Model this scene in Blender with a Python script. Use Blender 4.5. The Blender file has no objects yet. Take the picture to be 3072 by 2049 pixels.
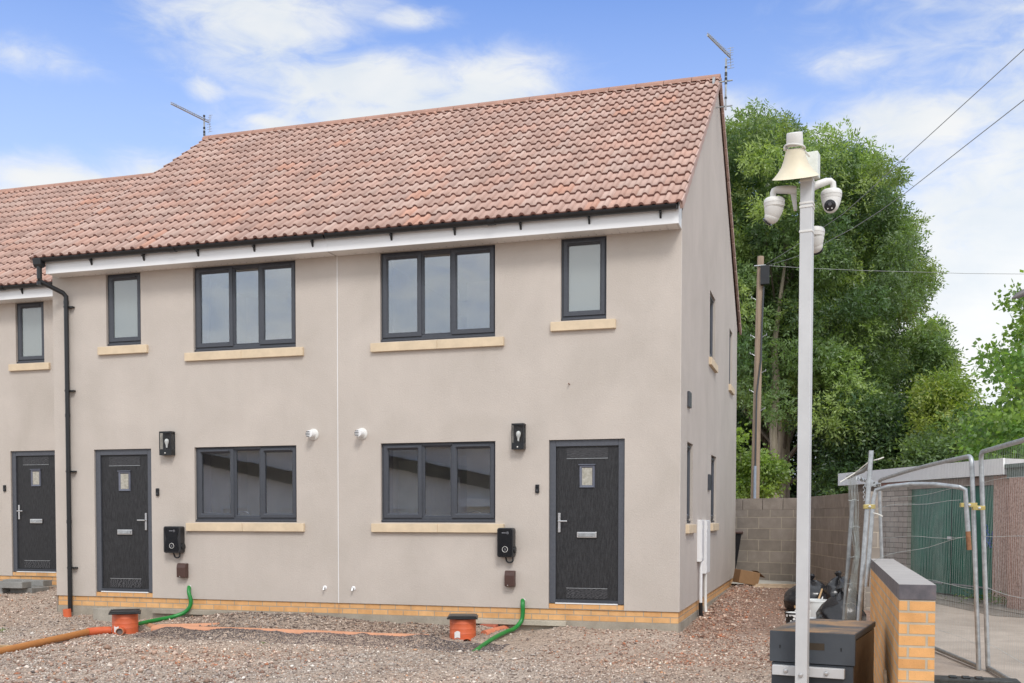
import bpy, math, random
import numpy as np
from mathutils import Matrix, Vector
random.seed(7); RNG = np.random.default_rng(7)
S = bpy.context.scene
COL = S.collection

# ------------------------------------------------------------------ camera
FPX = 3115.7; PPY = 1661.5
CAMP = np.array([1.7333, -12.9406, 1.1699])
YAW, PITCH, ROLL = 0.2933, -0.0346, -0.0012
cy_, sy_ = math.cos(YAW), math.sin(YAW); cp_, sp_ = math.cos(PITCH), math.sin(PITCH); cr_, sr_ = math.cos(ROLL), math.sin(ROLL)
CR = np.array([[cy_, -sy_, 0], [sy_, cy_, 0], [0, 0, 1]]) @ np.array([[1, 0, 0], [0, cp_, -sp_], [0, sp_, cp_]]) @ np.array([[cr_, 0, sr_], [0, 1, 0], [-sr_, 0, cr_]])
cam = bpy.data.cameras.new('camera'); camo = bpy.data.objects.new('camera', cam); COL.objects.link(camo)
RB = CR @ np.array([[1, 0, 0], [0, 0, -1], [0, 1, 0]])
camo.matrix_world = Matrix([[*RB[0], CAMP[0]], [*RB[1], CAMP[1]], [*RB[2], CAMP[2]], [0, 0, 0, 1]])
cam.sensor_width = 36; cam.lens = FPX / 3072 * 36
cam.shift_y = (PPY - 1024.5) / 3072
cam.clip_start = 0.1; cam.clip_end = 2000
S.camera = camo
def ray(px, py): return CR @ np.array([(px - 1536) / FPX, 1, -(py - PPY) / FPX])
def P(px, py, t): return CAMP + ray(px, py) * t          # a measured image point at a distance -> place
def PZ(px, py, z): r = ray(px, py); return CAMP + r * (z - CAMP[2]) / r[2]
def PY(px, py, y): r = ray(px, py); return CAMP + r * (y - CAMP[1]) / r[1]

# ------------------------------------------------------------------ render look
S.view_settings.view_transform = 'Standard'; S.view_settings.look = 'None'
S.view_settings.exposure = 0.0; S.view_settings.gamma = 1
S.cycles.max_bounces = 6; S.cycles.diffuse_bounces = 4; S.cycles.glossy_bounces = 3; S.cycles.transparent_max_bounces = 10; S.cycles.caustics_reflective = False; S.cycles.caustics_refractive = False

# ------------------------------------------------------------------ sun + sky
SUN_EL, SUN_AZ = math.radians(48), math.radians(151)      # azimuth clockwise from +Y
sl = bpy.data.lights.new('sun', 'SUN'); sl.energy = 1.95; sl.angle = math.radians(16); sl.color = (1, .965, .925)
slo = bpy.data.objects.new('sun', sl); COL.objects.link(slo)
sdir = Vector((math.sin(SUN_AZ) * math.cos(SUN_EL), math.cos(SUN_AZ) * math.cos(SUN_EL), math.sin(SUN_EL)))
slo.rotation_euler = sdir.to_track_quat('Z', 'Y').to_euler()
W = bpy.data.worlds.new('World'); S.world = W; W.use_nodes = True
wt = W.node_tree; wn = wt.nodes; wl = wt.links; wn.clear()
def wmath(op, a, b=None, c=None, clamp=False):
    n = wn.new('ShaderNodeMath'); n.operation = op; n.use_clamp = clamp
    for i, v in enumerate((a, b, c)):
        if v is None: continue
        if isinstance(v, (int, float)): n.inputs[i].default_value = v
        else: wl.new(v, n.inputs[i])
    return n.outputs[0]
sky = wn.new('ShaderNodeTexSky'); sky.sky_type = 'NISHITA'; sky.sun_disc = False
sky.sun_elevation = SUN_EL; sky.sun_rotation = SUN_AZ; sky.air_density = 1.0; sky.dust_density = .3; sky.ozone_density = 2.5
tc = wn.new('ShaderNodeTexCoord'); sep = wn.new('ShaderNodeSeparateXYZ'); wl.new(tc.outputs['Generated'], sep.inputs[0])
X_, Y_, Z_ = sep.outputs
AZ = wmath('MULTIPLY', wmath('ARCTAN2', X_, Y_), 57.2958)
EL = wmath('MULTIPLY', wmath('ARCSINE', Z_), 57.2958)
comb = wn.new('ShaderNodeCombineXYZ'); wl.new(AZ, comb.inputs[0]); wl.new(wmath('MULTIPLY', EL, 2.3), comb.inputs[1])
def wnoise(scale, detail, rough, seed, dist=0.0):
    n = wn.new('ShaderNodeTexNoise'); n.noise_dimensions = '3D'; n.inputs['Scale'].default_value = scale
    n.inputs['Detail'].default_value = detail; n.inputs['Roughness'].default_value = rough; n.inputs['Distortion'].default_value = dist
    m = wn.new('ShaderNodeMapping'); m.inputs['Location'].default_value = (seed, seed * .7, seed * .3); m.inputs['Rotation'].default_value = (0, 0, .25)
    wl.new(comb.outputs[0], m.inputs[0]); wl.new(m.outputs[0], n.inputs['Vector']); return n.outputs[0]
n1 = wnoise(.32, 9, .62, 3.1, .6); n2 = wnoise(.11, 5, .55, 11.0, .3)
# cloud banks: azimuth, elevation, half width, half height, density
BANKS = [(-30.5, 24.5, 5.5, 2.4, .85), (-25.2, 25.6, 2.6, 1.2, .5), (-24, 22.0, 7.0, 1.6, 1.0), (-21.5, 20.4, 8.0, 1.6, 1.1), (-18.2, 22.3, 4.0, 1.6, .9), (-27, 19.5, 5, 1.2, .9),
         (-29.8, 20.1, 1.5, .45, .8), (-33, 21.3, 1.1, .6, .6), (-41, 21.6, 3.0, .8, .55), (-34.0, 17.0, 3.6, 1.1, .9), (-39.5, 16.2, 4.5, 1.1, .95), (-22.6, 25.2, 2.4, .6, .6), (-15.3, 21.6, 1.5, .6, .5), (-31, 18.2, 2, .7, .6),
         (-5.5, 20.3, 3.6, 1.1, .95), (-1.0, 19.0, 4, .9, .8), (1.2, 22.4, 3.2, 1.0, .48), (4.2, 19.2, 5.0, 1.5, 1.0), (8.5, 14.5, 6, 3.0, 1.0), (6, 11, 9, 3.5, 1.1), (5.0, 25.0, 6.0, .9, .5)]
dens = None
for (a, e, sa, se, w) in BANKS:
    u = wmath('DIVIDE', wmath('SUBTRACT', AZ, a), sa); v = wmath('DIVIDE', wmath('SUBTRACT', EL, e), se)
    q = wmath('ADD', wmath('MULTIPLY', u, u), wmath('MULTIPLY', v, v))
    g = wmath('MULTIPLY', wmath('EXPONENT', wmath('MULTIPLY', q, -.8)), w)
    dens = g if dens is None else wmath('MAXIMUM', dens, g)
# broad veil that thickens to the right and low down, heavy cloud behind the viewer
rveil = wmath('MULTIPLY', wmath('MULTIPLY', wmath('ADD', AZ, 5.0), 1 / 14.0, clamp=True), wmath('MULTIPLY', wmath('SUBTRACT', 60.0, wmath('ABSOLUTE', AZ)), .1, clamp=True))
lowv = wmath('MULTIPLY', wmath('SUBTRACT', 21.0, EL), 1 / 16.0, clamp=True)
rv = wmath('MULTIPLY', rveil, wmath('ADD', .52, wmath('MULTIPLY', lowv, 1.0)))
back = wmath('MULTIPLY', wmath('SUBTRACT', wmath('ABSOLUTE', AZ), 65.0), 1 / 25.0, clamp=True)
back = wmath('MULTIPLY', back, .8)
over = wmath('MULTIPLY', wmath('SUBTRACT', EL, 34.0), 1 / 20.0, clamp=True)
over = wmath('MULTIPLY', over, .75)
dens = wmath('MAXIMUM', wmath('MAXIMUM', dens, rv), wmath('MAXIMUM', back, over))
nz = wmath('ADD', wmath('MULTIPLY', wmath('SUBTRACT', n1, .5), 2.3), wmath('MULTIPLY', wmath('SUBTRACT', n2, .5), 1.3))
dd = wmath('ADD', dens, wmath('MULTIPLY', nz, wmath('ADD', .20, wmath('MULTIPLY', dens, .45))))
cov = wn.new('ShaderNodeMapRange'); cov.interpolation_type = 'SMOOTHSTEP'; wl.new(dd, cov.inputs['Value'])
cov.inputs['From Min'].default_value = .10; cov.inputs['From Max'].default_value = .90
cr2 = wn.new('ShaderNodeValToRGB'); wl.new(n2, cr2.inputs[0])
cr2.color_ramp.elements[0].position = .3; cr2.color_ramp.elements[0].color = (.74, .82, .93, 1)
cr2.color_ramp.elements[1].position = .65; cr2.color_ramp.elements[1].color = (.93, .95, .98, 1)
tint = wn.new('ShaderNodeMix'); tint.data_type = 'RGBA'; tint.blend_type = 'MULTIPLY'; tint.inputs[0].default_value = 1
wl.new(sky.outputs[0], tint.inputs[6]); tint.inputs[7].default_value = (.17, .185, .235, 1)
# horizon whitening of the clear air
hz = wn.new('ShaderNodeMix'); hz.data_type = 'RGBA'
wl.new(wmath('MULTIPLY', wmath('SUBTRACT', 27.0, EL), 1 / 24.0, clamp=True), hz.inputs[0])
wl.new(tint.outputs[2], hz.inputs[6]); hz.inputs[7].default_value = (.72, .83, .98, 1)
bright = wn.new('ShaderNodeMix'); bright.data_type = 'RGBA'; bright.blend_type = 'MULTIPLY'; bright.inputs[0].default_value = 1
bsc = wmath('ADD', wmath('ADD', 1.0, wmath('MULTIPLY', wmath('MAXIMUM', back, over), .74)), wmath('MULTIPLY', wmath('MULTIPLY', rveil, lowv), .16)); wl.new(cr2.outputs[0], bright.inputs[6]); bcc = wn.new('ShaderNodeCombineXYZ')  # unseen cloud behind and overhead brightened to light the facade
wl.new(bsc, bcc.inputs[0]); wl.new(wmath('MULTIPLY', bsc, .985), bcc.inputs[1]); wl.new(wmath('MULTIPLY', bsc, .94), bcc.inputs[2]); wl.new(bcc.outputs[0], bright.inputs[7])
mixc = wn.new('ShaderNodeMix'); mixc.data_type = 'RGBA'
wl.new(wmath('MULTIPLY', cov.outputs[0], .93), mixc.inputs[0]); wl.new(hz.outputs[2], mixc.inputs[6]); wl.new(bright.outputs[2], mixc.inputs[7])
bg = wn.new('ShaderNodeBackground'); bg.inputs[1].default_value = 1.0; wl.new(mixc.outputs[2], bg.inputs[0])
wo = wn.new('ShaderNodeOutputWorld'); wl.new(bg.outputs[0], wo.inputs[0])

# ================================================================== helpers
def tag(o, label=None, cat=None, group=None, kind=None):
    if label: o['label'] = label
    if cat: o['category'] = cat
    if group: o['group'] = group
    if kind: o['kind'] = kind
    return o
def empty(name, loc=(0, 0, 0), rz=0, label=None, cat=None, group=None):
    o = bpy.data.objects.new(name, None); COL.objects.link(o); o.location = loc; o.rotation_euler = (0, 0, rz)
    o.empty_display_size = .1
    return tag(o, label, cat, group)
class MB:
    def __init__(s, M=None): s.v = []; s.f = []; s.M = M; s.c = []
    def add(s, vs, fs):
        b = len(s.v)
        for p in vs:
            p = Vector((float(p[0]), float(p[1]), float(p[2])))
            if s.M is not None: p = s.M @ p
            s.v.append(tuple(p))
        flip = s.M is not None and s.M.to_3x3().determinant() < 0
        for f in fs:
            f = [b + i for i in f]
            s.f.append(f[::-1] if flip else f)
        return s
    def box(s, x0, x1, y0, y1, z0, z1):
        return s.add([(x0, y0, z0), (x1, y0, z0), (x1, y1, z0), (x0, y1, z0), (x0, y0, z1), (x1, y0, z1), (x1, y1, z1), (x0, y1, z1)],
                     [(3, 2, 1, 0), (4, 5, 6, 7), (0, 1, 5, 4), (1, 2, 6, 5), (2, 3, 7, 6), (3, 0, 4, 7)])
    def quad(s, a, b, c, d): return s.add([a, b, c, d], [(0, 1, 2, 3)])
    def bar(s, p0, p1, w, h, up=(0, 0, 1)):
        p0 = Vector(p0); p1 = Vector(p1); d = (p1 - p0).normalized(); u = Vector(up)
        x = d.cross(u)
        if x.length < 1e-4: x = d.cross(Vector((1, 0, 0)))
        x.normalize(); z = x.cross(d).normalized(); x *= w / 2; z *= h / 2
        return s.add([p0 - x - z, p0 + x - z, p0 + x + z, p0 - x + z, p1 - x - z, p1 + x - z, p1 + x + z, p1 - x + z],
                     [(0, 1, 2, 3), (7, 6, 5, 4), (0, 4, 5, 1), (1, 5, 6, 2), (2, 6, 7, 3), (3, 7, 4, 0)])
    def tube(s, pts, r, n=10, cap=True, rs=None):
        pts = [Vector(tuple(float(a) for a in p)) for p in pts]; m = len(pts); vs = []; fs = []
        t0 = (pts[1] - pts[0]).normalized(); ref = Vector((0, 0, 1)) if abs(t0.z) < .9 else Vector((1, 0, 0))
        x = t0.cross(ref).normalized()
        for i, p in enumerate(pts):
            t = (pts[min(i + 1, m - 1)] - pts[max(i - 1, 0)]).normalized()
            x = (x - t * x.dot(t)).normalized(); y = t.cross(x)
            rr = rs[i] if rs else r
            for k in range(n):
                a = 2 * math.pi * k / n; vs.append(p + x * math.cos(a) * rr + y * math.sin(a) * rr)
        for i in range(m - 1):
            for k in range(n):
                k2 = (k + 1) % n; fs.append((i * n + k, i * n + k2, (i + 1) * n + k2, (i + 1) * n + k))
        if cap: fs.append(tuple(range(n))[::-1]); fs.append(tuple((m - 1) * n + k for k in range(n)))
        return s.add(vs, fs)
    def lathe(s, prof, o=(0, 0, 0), axis=(0, 0, 1), n=24):
        o = Vector(tuple(float(a) for a in o)); ax = Vector(axis).normalized(); ref = Vector((1, 0, 0)) if abs(ax.x) < .9 else Vector((0, 1, 0))
        x = ax.cross(ref).normalized(); y = ax.cross(x); vs = []; fs = []
        for (r, h) in prof:
            for k in range(n):
                a = 2 * math.pi * k / n; vs.append(o + ax * h + x * math.cos(a) * r + y * math.sin(a) * r)
        for i in range(len(prof) - 1):
            for k in range(n):
                k2 = (k + 1) % n; fs.append((i * n + k, i * n + k2, (i + 1) * n + k2, (i + 1) * n + k))
        fs.append(tuple(range(n))[::-1]); fs.append(tuple((len(prof) - 1) * n + k for k in range(n)))
        return s.add(vs, fs)
    def prism(s, poly, d0, d1, plane='xz'):
        n = len(poly)
        if plane == 'xz': f = lambda p, d: (p[0], d, p[1])
        elif plane == 'yz': f = lambda p, d: (d, p[0], p[1])
        else: f = lambda p, d: (p[0], p[1], d)
        return s.add([f(p, d0) for p in poly] + [f(p, d1) for p in poly],
                     [tuple(range(n)), tuple(range(2 * n - 1, n - 1, -1))] + [(i, i + n, (i + 1) % n + n, (i + 1) % n) for i in range(n)])
    def ring(s, x0, x1, z0, z1, prof):
        """picture-frame sweep: prof = [(inset, y)...] closed loop"""
        m = len(prof); vs = []
        for (ins, y) in prof: vs += [(x0 + ins, y, z0 + ins), (x1 - ins, y, z0 + ins), (x1 - ins, y, z1 - ins), (x0 + ins, y, z1 - ins)]
        fs = []
        for i in range(m):
            j = (i + 1) % m
            for k in range(4):
                k2 = (k + 1) % 4; fs.append((i * 4 + k, i * 4 + k2, j * 4 + k2, j * 4 + k))
        return s.add(vs, fs)
    def build(s, name, mat, parent=None, smooth=False, bevel=0, loc=None):
        me = bpy.data.meshes.new(name); me.from_pydata(s.v, [], s.f); me.validate()
        import bmesh
        bm = bmesh.new(); bm.from_mesh(me); bmesh.ops.recalc_face_normals(bm, faces=bm.faces[:]); bm.to_mesh(me); bm.free()
        o = bpy.data.objects.new(name, me); COL.objects.link(o)
        if mat: me.materials.append(mat)
        if parent: o.parent = parent
        if loc is not None: o.location = loc
        if smooth:
            me.polygons.foreach_set('use_smooth', [True] * len(me.polygons))
            try: me.set_sharp_from_angle(angle=math.radians(40))
            except Exception: pass
        if bevel:
            b = o.modifiers.new('bevel', 'BEVEL'); b.width = bevel; b.segments = 2; b.limit_method = 'ANGLE'; b.angle_limit = math.radians(40)
        return o
def raw(name, v, f, mat, parent=None, cols=None, smooth=False):
    """fast numpy mesh, f an (n,k) array; cols per-face rgb"""
    me = bpy.data.meshes.new(name); v = np.asarray(v, np.float32); f = np.asarray(f, np.int32); n, k = f.shape
    me.vertices.add(len(v)); me.vertices.foreach_set('co', v.ravel())
    me.loops.add(n * k); me.loops.foreach_set('vertex_index', f.ravel())
    me.polygons.add(n); me.polygons.foreach_set('loop_start', np.arange(0, n * k, k, dtype=np.int32))
    me.update(calc_edges=True)
    if cols is not None:
        a = me.attributes.new('Col', 'FLOAT_COLOR', 'FACE')
        c4 = np.ones((n, 4), np.float32); c4[:, :3] = cols; a.data.foreach_set('color', c4.ravel())
    if smooth: me.polygons.foreach_set('use_smooth', np.ones(n, bool))
    me.materials.append(mat)
    o = bpy.data.objects.new(name, me); COL.objects.link(o)
    if parent: o.parent = parent
    return o
def copy_tree(o, parent=None):
    c = o.copy(); COL.objects.link(c)
    if parent: c.parent = parent
    for ch in [x for x in bpy.data.objects if x.parent == o]: copy_tree(ch, c)
    return c

# ------------------------------------------------------------------ materials
class NT:
    def __init__(s, name):
        s.m = bpy.data.materials.new(name); s.m.use_nodes = True; s.t = s.m.node_tree; s.n = s.t.nodes; s.n.clear(); s.l = s.t.links
        s.out = s.n.new('ShaderNodeOutputMaterial'); s.b = s.n.new('ShaderNodeBsdfPrincipled'); s.l.new(s.b.outputs[0], s.out.inputs[0])
    def new(s, t, **k):
        n = s.n.new(t)
        for a, b in k.items(): setattr(n, a, b)
        return n
    def pos(s): return s.new('ShaderNodeNewGeometry').outputs['Position']
    def noise(s, vec, scale, detail=4, rough=.55, dist=0, out=0):
        n = s.new('ShaderNodeTexNoise'); n.inputs['Scale'].default_value = scale; n.inputs['Detail'].default_value = detail
        n.inputs['Roughness'].default_value = rough; n.inputs['Distortion'].default_value = dist; s.l.new(vec, n.inputs['Vector']); return n.outputs[out]
    def scale(s, vec, sc):
        m = s.new('ShaderNodeMapping'); m.inputs['Scale'].default_value = sc; s.l.new(vec, m.inputs[0]); return m.outputs[0]
    def ramp(s, fac, stops):
        r = s.new('ShaderNodeValToRGB'); s.l.new(fac, r.inputs[0]); e = r.color_ramp.elements
        while len(e) < len(stops): e.new(.5)
        for i, (p, c) in enumerate(stops): e[i].position = p; e[i].color = (*c, 1) if len(c) == 3 else c
        return r.outputs[0]
    def mix(s, fac, a, b, mode='MIX'):
        m = s.new('ShaderNodeMix', data_type='RGBA', blend_type=mode)
        for i, v in ((0, fac), (6, a), (7, b)):
            if isinstance(v, (int, float)): m.inputs[i].default_value = v
            elif isinstance(v, tuple): m.inputs[i].default_value = (*v, 1)
            else: s.l.new(v, m.inputs[i])
        return m.outputs[2]
    def math(s, op, a, b=None, clamp=False):
        n = s.new('ShaderNodeMath', operation=op, use_clamp=clamp)
        for i, v in enumerate((a, b)):
            if v is None: continue
            if isinstance(v, (int, float)): n.inputs[i].default_value = v
            else: s.l.new(v, n.inputs[i])
        return n.outputs[0]
    def col(s, c):
        if isinstance(c, tuple): s.b.inputs['Base Color'].default_value = (*c, 1)
        else: s.l.new(c, s.b.inputs['Base Color'])
    def bump(s, h, strength=.3, dist=.01):
        b = s.new('ShaderNodeBump'); b.inputs['Strength'].default_value = strength; b.inputs['Distance'].default_value = dist
        s.l.new(h, b.inputs['Height']); s.l.new(b.outputs[0], s.b.inputs['Normal'])
    def set(s, rough=.6, metal=0, spec=.5):
        s.b.inputs['Roughness'].default_value = rough; s.b.inputs['Metallic'].default_value = metal; s.b.inputs['Specular IOR Level'].default_value = spec; return s
def simple(name, c, rough=.6, metal=0, spec=.5, var=.12, nscale=9, bump=0, bscale=60):
    t = NT(name).set(rough, metal, spec); p = t.pos(); n = t.noise(p, nscale, 5, .6)
    lo = tuple(x * (1 - var) for x in c); hi = tuple(min(1, x * (1 + var)) for x in c)
    t.col(t.ramp(n, [(.3, lo), (.7, hi)]))
    if bump: t.bump(t.noise(p, bscale, 3), bump, .005)
    return t.m
def wall_uv(t):
    """(along-wall, height) coordinates from world position, any vertical wall"""
    g = t.new('ShaderNodeNewGeometry'); sp = t.new('ShaderNodeSeparateXYZ'); t.l.new(g.outputs['Position'], sp.inputs[0])
    sn = t.new('ShaderNodeSeparateXYZ'); t.l.new(g.outputs['True Normal'], sn.inputs[0])
    isx = t.math('GREATER_THAN', t.math('ABSOLUTE', sn.outputs[0]), .7)
    m = t.new('ShaderNodeMix', data_type='FLOAT'); t.l.new(isx, m.inputs[0]); t.l.new(sp.outputs[0], m.inputs[2]); t.l.new(sp.outputs[1], m.inputs[3])
    c = t.new('ShaderNodeCombineXYZ'); t.l.new(m.outputs[0], c.inputs[0]); t.l.new(sp.outputs[2], c.inputs[1]); return c.outputs[0], g.outputs['Position']
def brick_mat(name, c1, c2, mortar, bw=.225, rh=.075, ms=.010, oy=0.0, ox=0.0, speck=True, squash=1.0):
    t = NT(name).set(.85, 0, .25); uv, p = wall_uv(t)
    m = t.new('ShaderNodeMapping'); m.inputs['Location'].default_value = (ox, oy, 0); t.l.new(uv, m.inputs[0])
    b = t.new('ShaderNodeTexBrick'); t.l.new(m.outputs[0], b.inputs['Vector'])
    b.inputs['Scale'].default_value = 1; b.inputs['Brick Width'].default_value = bw; b.inputs['Row Height'].default_value = rh
    b.inputs['Mortar Size'].default_value = ms / 2; b.inputs['Mortar Smooth'].default_value = .2; b.inputs['Bias'].default_value = 0
    b.inputs['Color1'].default_value = (*c1, 1); b.inputs['Color2'].default_value = (*c2, 1); b.inputs['Mortar'].default_value = (*mortar, 1)
    c = b.outputs[0]
    n = t.noise(p, 6, 6, .65); c = t.mix(1.0, c, t.ramp(n, [(.25, (.80, .80, .80)), (.75, (1.12, 1.12, 1.12))]), 'MULTIPLY')
    if speck:
        n3 = t.noise(p, 190, 2, .5); c = t.mix(t.ramp(n3, [(.64, (0, 0, 0)), (.72, (.6, .6, .6))]), c, (.10, .055, .03))
    t.col(c)
    h = t.math('ADD', t.math('MULTIPLY', t.math('SUBTRACT', 1.0, b.outputs['Fac']), 1.0), t.math('MULTIPLY', t.noise(p, 120, 3), .35))
    t.bump(h, .7, .006); return t.m
def stucco_mat():
    t = NT('silicone_render').set(.93, 0, .15); p = t.pos()
    n = t.noise(p, .9, 6, .6, .4); n2 = t.noise(p, 190, 2, .7); n3 = t.noise(t.scale(p, (3, 3, .35)), 1.2, 5, .6)
    c = t.ramp(n, [(.28, (.495, .444, .392)), (.5, (.542, .486, .434)), (.75, (.595, .533, .476))])
    c = t.mix(.25, c, t.ramp(n3, [(.3, (.92, .92, .92)), (.7, (1.06, 1.06, 1.06))]), 'MULTIPLY')
    c = t.mix(.55, c, t.ramp(n2, [(.3, (.80, .80, .80)), (.7, (1.18, 1.18, 1.18))]), 'MULTIPLY')
    t.col(c); t.bump(t.math('ADD', t.noise(p, 150, 3, .7), t.math('MULTIPLY', t.noise(p, 45, 2), .6)), .55, .008); return t.m
def tile_mat():
    t = NT('concrete_roof_tile').set(.8, 0, .3); p = t.pos()
    a = t.new('ShaderNodeAttribute', attribute_name='Col'); n = t.noise(p, 2.2, 6, .65); n2 = t.noise(p, 90, 3, .6)
    c = t.mix(1.0, a.outputs[0], t.ramp(n, [(.3, (.92, .92, .93)), (.7, (1.06, 1.05, 1.04))]), 'MULTIPLY')
    c = t.mix(.6, c, t.ramp(n2, [(.3, (.86, .86, .86)), (.7, (1.12, 1.12, 1.12))]), 'MULTIPLY')
    t.col(c); t.bump(n2, .25, .003); return t.m
def glass_mat(name, base=.14, tintc=(.97, .98, .98)):
    t = NT(name); t.n.remove(t.b)
    tr = t.new('ShaderNodeBsdfTransparent'); tr.inputs[0].default_value = (*tintc, 1)
    gl = t.new('ShaderNodeBsdfGlossy'); gl.inputs['Roughness'].default_value = .0; gl.inputs[0].default_value = (.95, .97, 1, 1)
    fr = t.new('ShaderNodeFresnel'); fr.inputs[0].default_value = 1.5
    bp = t.new('ShaderNodeBump'); bp.inputs['Strength'].default_value = .05; bp.inputs['Distance'].default_value = .004
    t.l.new(t.noise(t.pos(), 2.2, 2), bp.inputs['Height']); t.l.new(bp.outputs[0], gl.inputs['Normal'])
    mx = t.new('ShaderNodeMixShader'); t.l.new(t.math('ADD', fr.outputs[0], base, clamp=True), mx.inputs[0])
    t.l.new(tr.outputs[0], mx.inputs[1]); t.l.new(gl.outputs[0], mx.inputs[2]); t.l.new(mx.outputs[0], t.out.inputs[0]); return t.m
def leaf_mat(name):
    t = NT(name); a = t.new('ShaderNodeAttribute', attribute_name='Col')
    t.b.inputs['Roughness'].default_value = .42; t.b.inputs['Specular IOR Level'].default_value = .6; t.l.new(a.outputs[0], t.b.inputs['Base Color'])
    tl = t.new('ShaderNodeBsdfTranslucent'); c = t.mix(1.0, a.outputs[0], (1.35, 1.4, .55), 'MULTIPLY'); t.l.new(c, tl.inputs[0])
    mx = t.new('ShaderNodeMixShader'); mx.inputs[0].default_value = .45; t.l.new(t.b.outputs[0], mx.inputs[1]); t.l.new(tl.outputs[0], mx.inputs[2])
    t.l.new(mx.outputs[0], t.out.inputs[0]); return t.m
def attr_mat(name, rough=.9):
    t = NT(name).set(rough, 0, .2); a = t.new('ShaderNodeAttribute', attribute_name='Col')
    n = t.noise(t.pos(), 60, 4, .6); t.col(t.mix(.8, a.outputs[0], t.ramp(n, [(.3, (.75, .75, .75)), (.7, (1.25, 1.25, 1.25))]), 'MULTIPLY'))
    return t.m
def bark_mat(name, c):
    t = NT(name).set(.9, 0, .2); p = t.pos(); q = t.scale(p, (1, 1, .15)); n = t.noise(q, 14, 6, .65, .5)
    t.col(t.ramp(n, [(.3, tuple(x * .55 for x in c)), (.5, c), (.75, tuple(min(1, x * 1.35) for x in c))])); t.bump(n, .6, .02); return t.m
def timber_mat(name, c, ax=(1, 1, .08), sc=30):
    t = NT(name).set(.75, 0, .25); p = t.pos(); n = t.noise(t.scale(p, ax), sc, 5, .6, .3)
    t.col(t.ramp(n, [(.3, tuple(x * .7 for x in c)), (.7, tuple(min(1, x * 1.2) for x in c))])); t.bump(n, .2, .003); return t.m
def galv_mat(name, c=(.42, .44, .45)):
    t = NT(name).set(.42, .55, .5); p = t.pos(); n = t.noise(p, 18, 5, .6)
    t.col(t.ramp(n, [(.3, tuple(x * .75 for x in c)), (.7, tuple(min(1, x * 1.2) for x in c))])); return t.m
def door_mat():
    t = NT('woodgrain_door_skin').set(.5, 0, .4); p = t.pos()
    n = t.noise(t.scale(p, (1, 1, .12)), 90, 4, .7); n2 = t.noise(p, 160, 2, .6)
    f = t.math('ADD', t.math('MULTIPLY', n, .6), t.math('MULTIPLY', n2, .4))
    t.col(t.ramp(f, [(.38, (.008, .008, .009)), (.62, (.040, .040, .043))])); t.bump(f, .35, .002); return t.m
def grain_panel_mat():
    t = NT('swirled_woodgrain').set(.5, 0, .4); p = t.pos()
    w = t.new('ShaderNodeTexWave', wave_type='RINGS', rings_direction='SPHERICAL'); w.inputs['Scale'].default_value = 14; w.inputs['Distortion'].default_value = 9
    w.inputs['Detail'].default_value = 2; w.inputs['Detail Scale'].default_value = 1.2; t.l.new(t.scale(p, (.5, 1, 2.2)), w.inputs['Vector'])
    t.col(t.ramp(w.outputs[1], [(.3, (.012, .012, .014)), (.75, (.075, .075, .08))])); t.bump(w.outputs[1], .3, .003); return t.m
def concrete_mat(name, c=(.30, .27, .24), sc=3):
    t = NT(name).set(.9, 0, .2); p = t.pos(); n = t.noise(p, sc, 8, .65, .3); n2 = t.noise(p, 60, 3)
    cc = t.ramp(n, [(.3, tuple(x * .78 for x in c)), (.7, tuple(min(1, x * 1.18) for x in c))])
    t.col(t.mix(.5, cc, t.ramp(n2, [(.3, (.8, .8, .8)), (.7, (1.15, 1.15, 1.15))]), 'MULTIPLY')); t.bump(n2, .3, .004); return t.m

M = {}
M['stucco'] = stucco_mat(); M['beadc'] = simple('cream_corner_bead', (.66, .61, .55), .7)
M['brick'] = brick_mat('buff_brick', (.68, .37, .155), (.75, .44, .20), (.42, .35, .27), ms=.012)
M['brick2'] = brick_mat('buff_brick_wall', (.70, .355, .135), (.78, .42, .17), (.50, .43, .33), ms=.016, oy=-.643)
M['block'] = brick_mat('concrete_blockwork', (.275, .240, .205), (.355, .31, .27), (.46, .40, .32), .45, .225, .016, oy=.16, speck=False)
M['oldbrick'] = brick_mat('weathered_concrete_brick', (.44, .37, .32), (.58, .495, .43), (.17, .14, .12), .30, .10, .014, speck=False)
M['plinth'] = concrete_mat('cast_concrete', (.36, .32, .26))
M['tile'] = tile_mat()
M['ridge'] = simple('ridge_tile', (.35, .195, .145), .8, var=.15, nscale=3, bump=.2)
M['tileend'] = simple('verge_tile', (.27, .13, .095), .85, var=.15)
M['white'] = simple('white_upvc', (.80, .80, .80), .35, var=.03, nscale=2)
M['soffit'] = simple('vented_white_soffit', (.76, .74, .72), .5, var=.04)
M['black'] = simple('black_plastic', (.012, .013, .015), .35, var=.3)
M['anth'] = simple('anthracite_upvc', (.056, .061, .074), .42, var=.12, nscale=30)
M['anthdoor'] = simple('anthracite_frame', (.082, .088, .104), .45, var=.12, nscale=30)
M['door'] = door_mat(); M['grain'] = grain_panel_mat()
M['steel'] = simple('brushed_steel', (.68, .68, .68), .28, .85, var=.05)
M['sill'] = simple('cast_stone_sill', (.66, .53, .37), .8, var=.10, nscale=5, bump=.15)
M['glass'] = glass_mat('window_glass', .12); M['glassobs'] = glass_mat('lamp_glass', .02, (.8, .84, .84))
def lampglass():
    t = NT('clear_lamp_glass'); t.n.remove(t.b); tr = t.new('ShaderNodeBsdfTransparent'); tr.inputs[0].default_value = (.95, .96, .96, 1); gl = t.new('ShaderNodeBsdfGlossy'); gl.inputs['Roughness'].default_value = .02
    mx = t.new('ShaderNodeMixShader'); mx.inputs[0].default_value = .05; t.l.new(tr.outputs[0], mx.inputs[1]); t.l.new(gl.outputs[0], mx.inputs[2]); t.l.new(mx.outputs[0], t.out.inputs[0]); return t.m
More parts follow.
